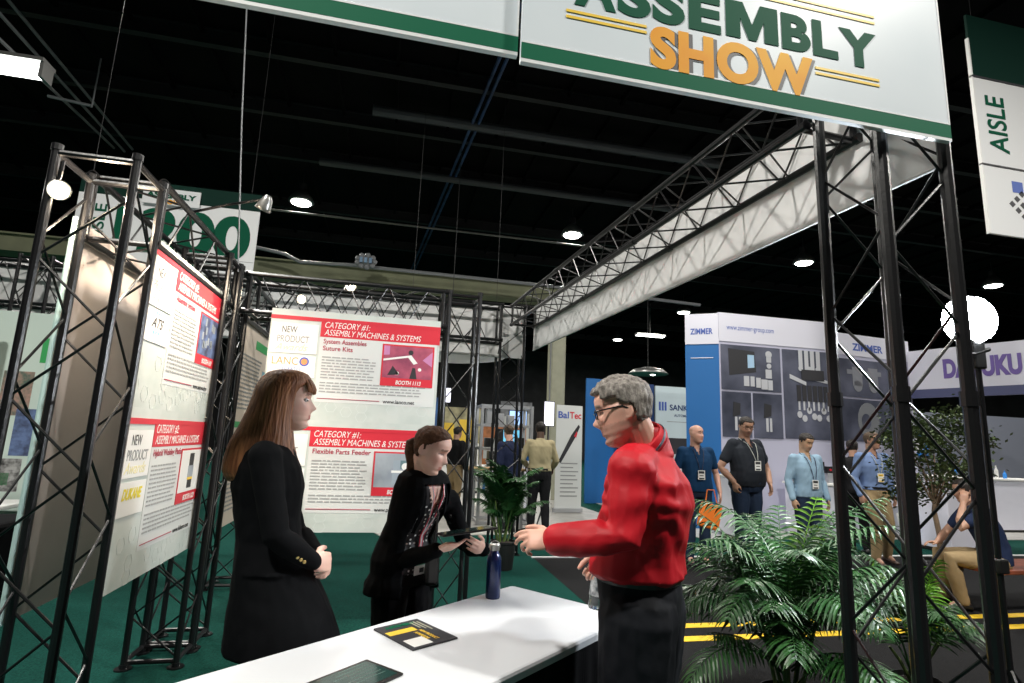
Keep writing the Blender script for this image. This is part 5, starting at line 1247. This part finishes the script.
# aluminium machine rack with monitors
r = thing('machine_rack', 'tall aluminium framed machine rack with glass shelves behind the palm', 'rack', (2.1, 10.2, 0)); x0, x1, y0, y1 = 1.62, 2.55, 10.0, 10.6
for x in (x0, x1):
    for y in (y0, y1): bm = B(); box(bm, (x - .025, y - .025, 0), (x + .025, y + .025, 2.12)); obj('post', bm, M_alu, r)
for z in (.05, .75, 1.32, 1.75, 2.1):
    bm = B(); box(bm, (x0, y0 - .02, z - .02), (x1, y0 + .02, z + .02)); box(bm, (x0, y1 - .02, z - .02), (x1, y1 + .02, z + .02)); box(bm, (x0 - .02, y0, z - .02), (x0 + .02, y1, z + .02)); box(bm, (x1 - .02, y0, z - .02), (x1 + .02, y1, z + .02)); obj('rail', bm, M_alu, r)
bm = B(); box(bm, (x0, y0, .78), (x1, y1, .80)); box(bm, (x0, y0, 1.34), (x1, y1, 1.35)); obj('shelf', bm, M_lgrey, r)
q_ = random.Random(8)
for i in range(9):
    x, z = x0 + .1 + .2 * (i % 4) * 1.0, (.80, 1.35, 1.77)[i % 3]; hh = q_.uniform(.15, .35)
    boxthing('demo_machine', ('white', 'black', 'grey')[i % 3] + ' small machine part on the aluminium rack', 'machine', (x, y0 + .12, z), (x + .13, y0 + .3, z + hh), (M_card, M_plastic, M_alu)[i % 3], .01, 'machine parts on the aluminium rack: ' + ('white', 'black', 'grey')[i % 3])
r = thing('workbench', 'tan topped workbench in front of the aluminium rack', 'table', (1.9, 9.8, 0)); bm = B(); bbox(bm, (1.35, 9.5, .97), (2.35, 9.95, 1.01), .005); obj('worktop', bm, M_tan, r)
for x in (1.4, 2.3):
    for y in (9.55, 9.9): bm = B(); box(bm, (x - .025, y - .025, .01), (x + .025, y + .025, .97)); obj('leg', bm, M_alu, r)
boxthing('control_cabinet', 'white control cabinet left of the man in the tan shirt', 'cabinet', (2.62, 10.0, .01), (2.95, 10.5, .95), M_card)
c = V((2.75, 11.9, 1.25))
def monitor(label, x, y, z, w_, h_, m, dr=.3):
    r = thing('monitor', label, 'monitor', (x, y, z - dr)); bm = B(); bbox(bm, (x - w_ / 2, y, z), (x + w_ / 2, y + .04, z + h_), .006); s_ = obj('case', bm, M_plastic, r); bm = B(); box(bm, (x - w_ / 2 + .02, y - .002, z + .02), (x + w_ / 2 - .02, y + .001, z + h_ - .02)); obj('screen', bm, m, s_)
    bm = B(); cyl(bm, (x, y + .06, z - dr), (x, y + .06, z + .05), .02, seg=8); box(bm, (x - .12, y - .02, z - dr), (x + .12, y + .14, z - dr + .012)); obj('stand', bm, M_plastic, r); return r
M_scrg = mat('screen_map', (.10, .30, .55), .3, emit=1.3, col2=(.1, .5, .2), vscale=6)
monitor('monitor showing a green and blue picture between two men', 2.52, 11.62, 1.36, .48, .36, M_scrg); monitor('pale blue monitor above the green one', 2.72, 11.9, 1.78, .42, .36, M_screenblue, .72)
r = stand('grey cabinet carrying the monitors behind the palm', 2.65, 11.8, 1.1, .6, 1.05); monitor('white and purple screen left of the cream column', 3.80, 13.2, 1.85, .28, .62, M_screenwht, 1.84)
bm = B(); tube(bm, [(2.2, 9.3, .03), (2.5, 9.25, .12), (2.62, 9.35, .4), (2.75, 9.6, .85)], .015, 6); tag(obj('cable', bm, M_plastic), 'black hose looping up beside the man in the tan shirt', 'cable')
# far clutter of the hall, each its own booth
specs = [(-.3, 16, 1.6, 2.6, (.05, .16, .42), 'blue wave patterned booth wall far behind the dark haired woman'), (1.3, 17, 1.4, 2.4, (.55, .5, .3), 'yellow and white booth wall behind the black shirted man'), (2.9, 18, 1.5, 1.9, (.6, .22, .08), 'orange booth wall far behind the aluminium rack'),
         (5.6, 20, 1.2, 1.7, (.5, .48, .4), 'pale booth wall far behind the white pull up banner'), (7.2, 20, 1.0, 2.2, (.35, .2, .12), 'brown booth wall behind the two distant visitors'), (4.3, 22, 1.3, 3.0, (.25, .26, .28), 'grey booth wall in the far distance behind the cream column')]
for i, (x, y, w_, h_, c_, lb) in enumerate(specs):
    fr = Fr((x, y, 0), (1, 0, 0)); m_ = mat('far_booth%d' % i, c_, .6, col2=tuple(v * .35 for v in c_), vscale=3)  # each wall's base colour is mixed with a darker tone of it
    r = wallpanel('booth_wall', lb, fr, w_, h_, m_); flat('poster_print', fr, [(.1, h_ * .45, .6, h_ * .8), (.75, h_ * .5, w_ - .1, h_ * .85)], (M_card, M_gold, M_lgrey)[i % 3], r)
for i in range(6):
    x = 1.1 + i * .85 + (2.2 if i > 3 else 0); y = 15.2 + i * .3
    boxthing('demo_machine', ('grey', 'white', 'black', 'blue', 'red', 'orange')[i] + ' machine on a far booth table behind the visitors', 'machine', (x, y, .75), (x + .5, y + .4, .75 + (.5, .6, .4, .55, .3, .5)[i]), (M_alu, M_card, M_plastic, M_blueboth, M_red, M_orangebag)[i], .02)
    r = stand(('first', 'second', 'third', 'fourth', 'fifth', 'sixth')[i] + ' from the left of the low far booth tables', x + .25, y + .2, .8, .5, .75, (M_card, M_lgrey, M_blueboth)[i % 3])
0 and boxthing('wall_box', 'small square blue framed cabinet hanging left of the cream column', 'box', tuple(aty(443, 460, 15)), tuple(aty(443, 460, 15) + V((.5, .4, .9))), M_navyp)
x_ = aty(447, 395, 12); bm = B(); cyl(bm, (x_.x, 12.04, x_.z + .1), (x_.x, 12.04, 8.9), .008, seg=6); hs_ = bm; ex_ = boxthing('exit_sign', 'small bright white sign box hanging by the right edge of the facing posters', 'sign', (x_.x - .08, 12, x_.z - .15), (x_.x + .08, 12.08, x_.z + .15), M_screenwht); obj('hanger', hs_, M_beam, ex_)
# far left booth behind the first truss tower
frL = Fr((-4.35, 6.6, 0), (1, .02, 0)); r = wallpanel('booth_wall', 'pale green booth panel with photos seen through the nearest left tower', frL, 1.15, 2.62, mat('booth_mint', (.62, .74, .68), .6))
flat('green_square', frL, [(.74, 2.1, .90, 2.36), (.50, .86, .66, .98)], M_greenp, r); flat('photo', frL, [(.45, 1.55, .72, 2.0), (.95, 1.55, 1.1, 2.25)], mat('photo_mix', (.5, .3, .25), .5, col2=(.1, .15, .12), vscale=14), r); flat('photo', frL, [(.62, 1.15, .98, 1.62)], M_bluep, r); flat('photo', frL, [(.3, .8, .75, 1.12), (.80, .75, 1.1, 1.1)], mat('photo_bw', (.45, .45, .45), .5, col2=(.02, .02, .02), vscale=18), r)
flat('white_square', frL, [(.94, 2.0, .97, 2.4)], M_card, r)
bm = B(); tube(bm, [(-3.92, 6.3, 0), (-3.92, 6.3, 2.5)], .05, 12); tag(obj('booth_post', bm, M_cream), 'pale round booth post at the left edge', 'post')
frM = Fr((-4.6, 6.2, 1.35), (1, 0, 0)); bm = B(); rect(bm, frM, 0, 0, .62, .85, -.05, 0); r = obj('light_box', bm, M_plastic); tag(r, 'glowing pale lilac screen cut by the left edge', 'screen'); bm = B(); rect(bm, frM, .02, .02, .60, .83, .0005, .003); obj('screen', bm, M_screenwht, r)
boxthing('counter', 'white counter top at the left edge behind the black draped table', 'counter', (-5.2, 5.9, .70), (-3.35, 6.5, .74), M_card)
boxthing('draped_table', 'black draped table at the left edge', 'table', (-4.3, 5.0, 0), (-2.85, 5.7, .72), M_skirt, .03)

# ------------------------------------------------------------------ visitors in the background
def C(n, c, **k): return cloth_mat(n, c, **k)
H_d = mat('dark_short_hair', (.018, .013, .011), .6, bump=.5, bscale=120); H_b = mat('brown_short_hair', (.08, .05, .03), .6, bump=.5, bscale=120); LY = mat('lanyard_dark', (.03, .035, .08), .6); LYW = mat('lanyard_pale', (.45, .48, .45), .6)
JE = C('jeans_dark', (.02, .035, .07)); KH = C('khaki', (.33, .24, .13)); BK = C('black_cloth', (.012, .012, .014))
SHB = mat('brown_shoe', (.06, .03, .02), .5)
p = aty(694, 425, 6.9)
figure(dict(label='bald man in a navy polo shirt with a badge', loc=(p.x + .02, 6.9, 0), yaw=R(170), h=p.z, vox=.011, girth=1.12, belly=.04, sleeve='short', skin='pink', fat=.12, shaved=(.35, .22, .17), hyaw=R(30), J=dict(elR=(.27, -.02, 1.13), wrR=(.27, .12, .92), elL=(-.27, -.02, 1.13), wrL=(-.26, .12, .9)),
    top=C('navy_polo', (.008, .045, .12)), hemz=.88, trousers=JE, lanyard=LY))
p = aty(744, 417, 7.0)
figure(dict(label='tall heavy man with a beard in a dark printed t shirt, hand in pocket', loc=(p.x, 7.0, 0), yaw=R(185), h=p.z, vox=.011, girth=1.28, belly=.07, arm=1.15, sleeve='short', skin='tan', fat=.15, stubble=(.05, .03, .025), hyaw=R(-12), hpitch=R(-22), J=dict(elR=(.33, -.06, 1.12), wrR=(.24, .08, .95), elL=(-.31, .0, 1.12), wrL=(-.22, .16, .95)), curlR=(.6, .6, .6, .6),
    hair='short', hairmat=H_d, glasses=MATS['glasses_frame'], top=C('charcoal_tee', (.018, .022, .03)), hemz=.86, trousers=JE, lanyard=LYW, badgez=1.2))
frT = Fr((p.x + .17, 7.0 - .275, 1.30 * p.z / 1.75), V((-1, -.08, 0)) * -1, V((0, 0, 1))); frT = Fr((p.x - .17, 6.70, 1.27 * p.z / 1.75), (1, 0, 0))
p = aty(804, 434, 6.7)
figure(dict(label='man with short black hair in a light blue button shirt looking down', loc=(p.x, 6.7, 0), yaw=R(178), h=p.z + .01, vox=.011, girth=1.08, belly=.03, skin='asian', fat=.1, brow=(.02, .015, .012), hyaw=R(6), hpitch=R(-24), hair='short', hairmat=H_d, J=dict(elR=(.25, -.03, 1.12), wrR=(.26, .06, .88), elL=(-.25, -.03, 1.12), wrL=(-.26, .06, .88)),
    top=C('light_blue_shirt', (.28, .42, .55)), hemz=.84, trousers=JE, lanyard=LY, badgez=1.12))
p = aty(870, 432, 6.85)
figure(dict(label='man striding in khaki trousers and a blue shirt behind the truss tower', loc=(p.x, 6.85, 0), yaw=R(172), h=p.z, vox=.011, girth=1.02, skin='tan', hyaw=R(30), hair='short', hairmat=H_b, J=dict(knR=(.11, .16, .5), anR=(.16, .16, .11), knL=(-.13, .06, .5), anL=(-.20, -.10, .10), elR=(.25, -.03, 1.12), wrR=(.24, .06, .9), elL=(-.26, -.06, 1.12), wrL=(-.28, .0, .9)),
    top=C('mid_blue_shirt', (.17, .25, .45)), hemz=.97, trousers=KH, belt=1, lanyard=LYW, badgez=1.18, badgecol=M_gold, shoemat=SHB))
p = aty(852, 440, 7.6)
figure(dict(label='man in a dark jacket with his back turned, behind the khaki trousers man', loc=(p.x, 7.6, 0), yaw=R(-30), h=p.z, vox=.014, hair='short', hairmat=H_d, skin='tan', top=BK, hemz=.85, trousers=BK, topinf=.022))
p = aty(541, 422, 9.2)
figure(dict(label='man in a tan shirt and black trousers seen from behind by the white banner', loc=(p.x, 9.2, 0), yaw=R(-8), h=p.z, vox=.011, girth=1.12, skin='dark', hair='short', hairmat=H_d, J=dict(elR=(.27, .02, 1.13), wrR=(.24, .18, 1.02), elL=(-.29, -.0, 1.14), wrL=(-.2, .2, 1.05), anR=(.12, -.02, .09), anL=(-.12, -.02, .09)),
    top=C('tan_shirt', (.42, .36, .22)), hemz=.95, trousers=BK, belt=1, shoemat=SHB, glasses=None))
p = aty(510, 425, 9.25)
figure(dict(label='man in a navy jacket facing the aluminium rack, seen from behind', loc=(p.x, 9.25, 0), yaw=R(30), h=p.z, vox=.014, girth=1.05, skin='pink', hair='short', hairmat=H_b, hyaw=R(-15), top=C('navy_jacket', (.012, .018, .05)), hemz=.9, trousers=BK, topinf=.02))
p = aty(463, 427, 11.6)
figure(dict(label='man in a black shirt and khaki trousers just right of the dark haired woman', loc=(p.x - .12, 11.6, 0), yaw=R(-50), h=p.z, vox=.014, girth=1.1, skin='tan', hair='short', hairmat=H_d, top=C('black_shirt', (.014, .014, .016)), hemz=.93, trousers=KH, topinf=.016))
p = aty(604, 431, 15.0)
figure(dict(label='distant visitor in a dark shirt and olive trousers', loc=(p.x, 15.0, 0), yaw=R(-100), h=p.z, vox=.016, skin='tan', hair='short', hairmat=H_d, top=C('dark_green_shirt', (.015, .03, .03)), hemz=.93, trousers=C('olive_trousers', (.10, .09, .06)), J=dict(wrR=(.2, .3, 1.1), hdR=(0, 1, 0), wrL=(-.2, .3, 1.1), hdL=(0, 1, 0))))
p = aty(617, 434, 14.5)
figure(dict(label='distant visitor in a dark red shirt and jeans', loc=(p.x + .1, 14.5, 0), yaw=R(40), h=p.z, vox=.016, skin='tan', hair='short', hairmat=H_d, top=C('maroon_shirt', (.16, .015, .015)), hemz=.9, trousers=C('jeans_blue', (.10, .13, .22))))
# seated man at the right with bench and chair
SX, SY = 6.14, 4.75
figure(dict(label='seated man in a navy shirt holding a phone to his ear at the right edge', loc=(SX, SY, -.44), yaw=R(62), h=1.76, vox=.010, girth=1.05, arm=1.05, sleeve='short', skin='tan', hair='short', hairmat=H_d, hyaw=R(-5), hpitch=R(-12),
    J=dict(hpR=(.10, .02, .92), hpL=(-.10, .02, .92), knR=(.13, .44, .93), knL=(-.13, .44, .93), anR=(.13, .42, .53), anL=(-.13, .36, .53), cst=(0, .07, 1.27), nkb=(0, .14, 1.44), head=(0, .20, 1.60), shR=(.18, .12, 1.39), shL=(-.18, .12, 1.39), elL=(-.25, .38, 1.25), wrL=(-.115, .27, 1.48), elR=(.24, .30, 1.15), wrR=(.1, .45, 1.05), hdL=(.15, -.25, 1), bkL=(-1, .2, .1), hdR=(-.3, 1, 0), bkR=(.3, 0, 1)), curlL=(.5, .5, .6, .6),
    top=C('navy_tee', (.012, .022, .06)), hemz=.88, trousers=KH))
r = thing('bench', 'red brown wooden bench under the seated man at the right edge', 'bench', (SX + .15, SY, 0))
bm = B()
bbox(bm, (SX - .30, SY - .22, .40), (SX + 1.1, SY + .30, .445), .01); obj('seat', bm, M_wood, r)
for x in (SX - .22, SX + 1.0):
    for y in (SY - .16, SY + .24): bm = B(); bbox(bm, (x - .03, y - .03, 0), (x + .03, y + .03, .40), .006); obj('leg', bm, M_wood, r)
bm = B(); bbox(bm, (SX + .15, SY - .27, .62), (SX + 1.1, SY - .23, .74), .01); bbox(bm, (SX + .18, SY - .25, .44), (SX + .22, SY - .21, .62), .005); bbox(bm, (SX + 1.0, SY - .25, .44), (SX + 1.04, SY - .21, .62), .005); obj('back_rail', bm, M_wood, r)
# orange bag
p = dep(710, 514, 6.6); bm = B(); t = B(); bbox(t, (-.13, -.05, -.17), (.13, .05, .12), .03); bmesh.ops.transform(t, matrix=Matrix.Translation(p) @ Matrix.Rotation(.25, 4, 'Y'), verts=t.verts); merge(bm, t)
r = obj('tote_bag', bm, M_orangebag); tag(r, 'orange tote bag hanging beside the bald man', 'bag'); bm = B(); tube(bm, [p + V((-.06, 0, .11)), p + V((-.03, 0, .28)), p + V((.06, 0, .28)), p + V((.10, 0, .10))], .007, 6); obj('handle', bm, M_orangebag, r)

# ------------------------------------------------------------------ plants
def frond(base, az, length, rise, droop, q, m=M_leaf, lw=.014, ll=.26, nl=26, start=.30):
    bm = B(); pts = []; n = 14; h = V((math.cos(az), math.sin(az), 0)); p = V(base); el = rise
    for i in range(n + 1):
        pts.append(p.copy()); t = i / n; el2 = el - droop * t ** 1.5; p = p + (h * math.cos(el2) + V((0, 0, math.sin(el2)))) * (length / n)
    tube(bm, pts, [.0055 * (1 - .8 * i / n) + .001 for i in range(n + 1)], 5)
    for k in range(nl):
        t = start + (1 - start) * k / (nl - 1) * .97; f = t * n; i = min(n - 1, int(f)); c = pts[i].lerp(pts[i + 1], f - i); d = (pts[i + 1] - pts[i]).normalized()
        sd = d.cross(V((0, 0, 1))).normalized(); up = sd.cross(d).normalized()
        L = ll * (math.sin(PI * min(1, .18 + .78 * (t - start) / (1 - start))) ** .7) * q.uniform(.85, 1.1)
        for sg in (1, -1):
            dir_ = (sd * sg * .80 + d * .62 + up * q.uniform(.05, .28)).normalized(); w_ = lw * q.uniform(.8, 1.15); wv = dir_.cross(up).normalized(); cr_ = []
            pp = c.copy(); dd = dir_.copy()
            for j, ws in enumerate((.35, 1, .95, .6, .05)):
                fold = up * (.25 * w_ * ws)
                cr_.append((bm.verts.new(pp - wv * w_ * ws + fold), bm.verts.new(pp), bm.verts.new(pp + wv * w_ * ws + fold)))
                dd = (dd + V((0, 0, -.22 - .10 * q.random()))).normalized(); pp = pp + dd * (L / 4)
            for a, b in zip(cr_, cr_[1:]):
                bm.faces.new((a[0], a[1], b[1], b[0])); bm.faces.new((a[1], a[2], b[2], b[1]))
    return bm
def palm(label, x, y, n, h, seed, spread=.9, potr=.16, poth=.28, canes=9, len_=(.8, 1.2), ll=.26, dirs=None, fresh=2, rise=(45, 88), lw=.012, nl=24):
    q = random.Random(seed); r = thing('potted_palm', label, 'plant', (x, y, 0))
    bm = B(); lathe(bm, (x, y, 0), [(.0001, 0), (potr * .8, 0), (potr, poth), (potr * 1.06, poth), (potr * 1.06, poth - .02), (potr * .96, poth - .03), (.0001, poth - .03)], 28); obj('pot', bm, M_pot, r)
    bm = B(); lathe(bm, (x, y, poth - .03), [(.0001, 0), (potr * .93, 0), (potr * .5, .02), (.0001, .02)], 20); obj('soil', bm, M_soil, r)
    for k in range(canes):
        a = q.uniform(0, 2 * PI); rr = potr * .6 * q.random(); bm = B(); b = V((x + rr * math.cos(a), y + rr * math.sin(a), poth - .03)); t = b + V((math.cos(a) * .12, math.sin(a) * .12, h * q.uniform(.3, .5))); tube(bm, [b, b.lerp(t, .5) + V((0, 0, .02)), t], [.012, .010, .007], 7); obj('cane', bm, M_cane, r)
    for k in range(n):
        a = (2 * PI * k * .381966 * 1.0 + q.uniform(-.2, .2)) if dirs is None else q.choice(dirs) + q.uniform(-.35, .35)
        rr = potr * .5 * q.random(); b = V((x + rr * math.cos(a), y + rr * math.sin(a), poth + h * q.uniform(.05, .42))); L = q.uniform(*len_) * h
        f = k < fresh; bm = frond(b, a, L, R(q.uniform(*rise)), R(q.uniform(50, 110)) * (0.35 if f else 1), q, ll=ll, nl=nl, lw=lw)
        obj('frond', bm, M_leafb if f else M_leaf, r, smooth=False)
    return r
palm('large potted palm with arching glossy fronds in the right foreground', 2.24, 2.9, 66, .98, 5, len_=(.50, .98), ll=.22, fresh=1, potr=.14, poth=.22, rise=(38, 88), lw=.0085, nl=19)
palm('second palm with drooping bright fronds right of the truss tower', 3.2, 3.0, 14, .62, 9, len_=(.6, 1.0), ll=.22, fresh=3, canes=5, potr=.13, poth=.2, lw=.009, nl=18)
palm('tall narrow potted palm between the two women and the man in red', 1.42, 6.75, 36, 1.15, 12, len_=(.35, .58), ll=.15, canes=8, fresh=0, rise=(66, 89), potr=.15, poth=.32)
# small tree in a black planter
tx, ty = aty(940, 560, 5.35).x, 5.35; q = random.Random(2); r = thing('potted_tree', 'small leafy tree in a black planter left of the seated man', 'tree', (tx, ty, 0))
bm = B(); lathe(bm, (tx, ty, 0), [(.0001, 0), (.17, 0), (.21, .36), (.22, .36), (.22, .34), (.20, .33), (.0001, .33)], 24); obj('planter', bm, M_pot, r)
bm = B(); tk = [V((tx, ty, .33)), V((tx + .03, ty, .6)), V((tx - .02, ty, .9)), V((tx + .03, ty, 1.15))]; tube(bm, tk, [.035, .028, .025, .02], 8); obj('trunk', bm, M_bark, r)
bs = []
for i in range(9):
    a = 2 * PI * i / 9; e = tk[3] + V((math.cos(a) * q.uniform(.2, .42), math.sin(a) * q.uniform(.2, .42), q.uniform(.1, .75))); bm = B(); tube(bm, [tk[2].lerp(tk[3], q.random()), tk[3].lerp(e, .5) + V((0, 0, -.04)), e], [.013, .009, .004], 5); obj('branch', bm, M_bark, r); bs.append(e)
bm = B(); clus = [V((tx + q.uniform(-.38, .38), ty + q.uniform(-.35, .35), q.uniform(1.0, 2.0))) for _ in range(34)]
for c in clus:
    k = 1 - abs(c.z - 1.45) / 1.1
    for _ in range(150):
        o_ = V((q.gauss(0, 1), q.gauss(0, 1), q.gauss(0, .8))) * .085; p = c + o_; d = V((q.uniform(-1, 1), q.uniform(-1, 1), q.uniform(-.9, .3))).normalized(); s_ = d.cross(V((q.random(), q.random(), 1))).normalized(); L = q.uniform(.035, .06); w_ = L * .32
        v = [bm.verts.new(x_) for x_ in (p, p + d * L * .5 + s_ * w_, p + d * L, p + d * L * .5 - s_ * w_)]; bm.faces.new(v)
f = obj('foliage', bm, M_fic, r); f['kind'] = 'stuff'
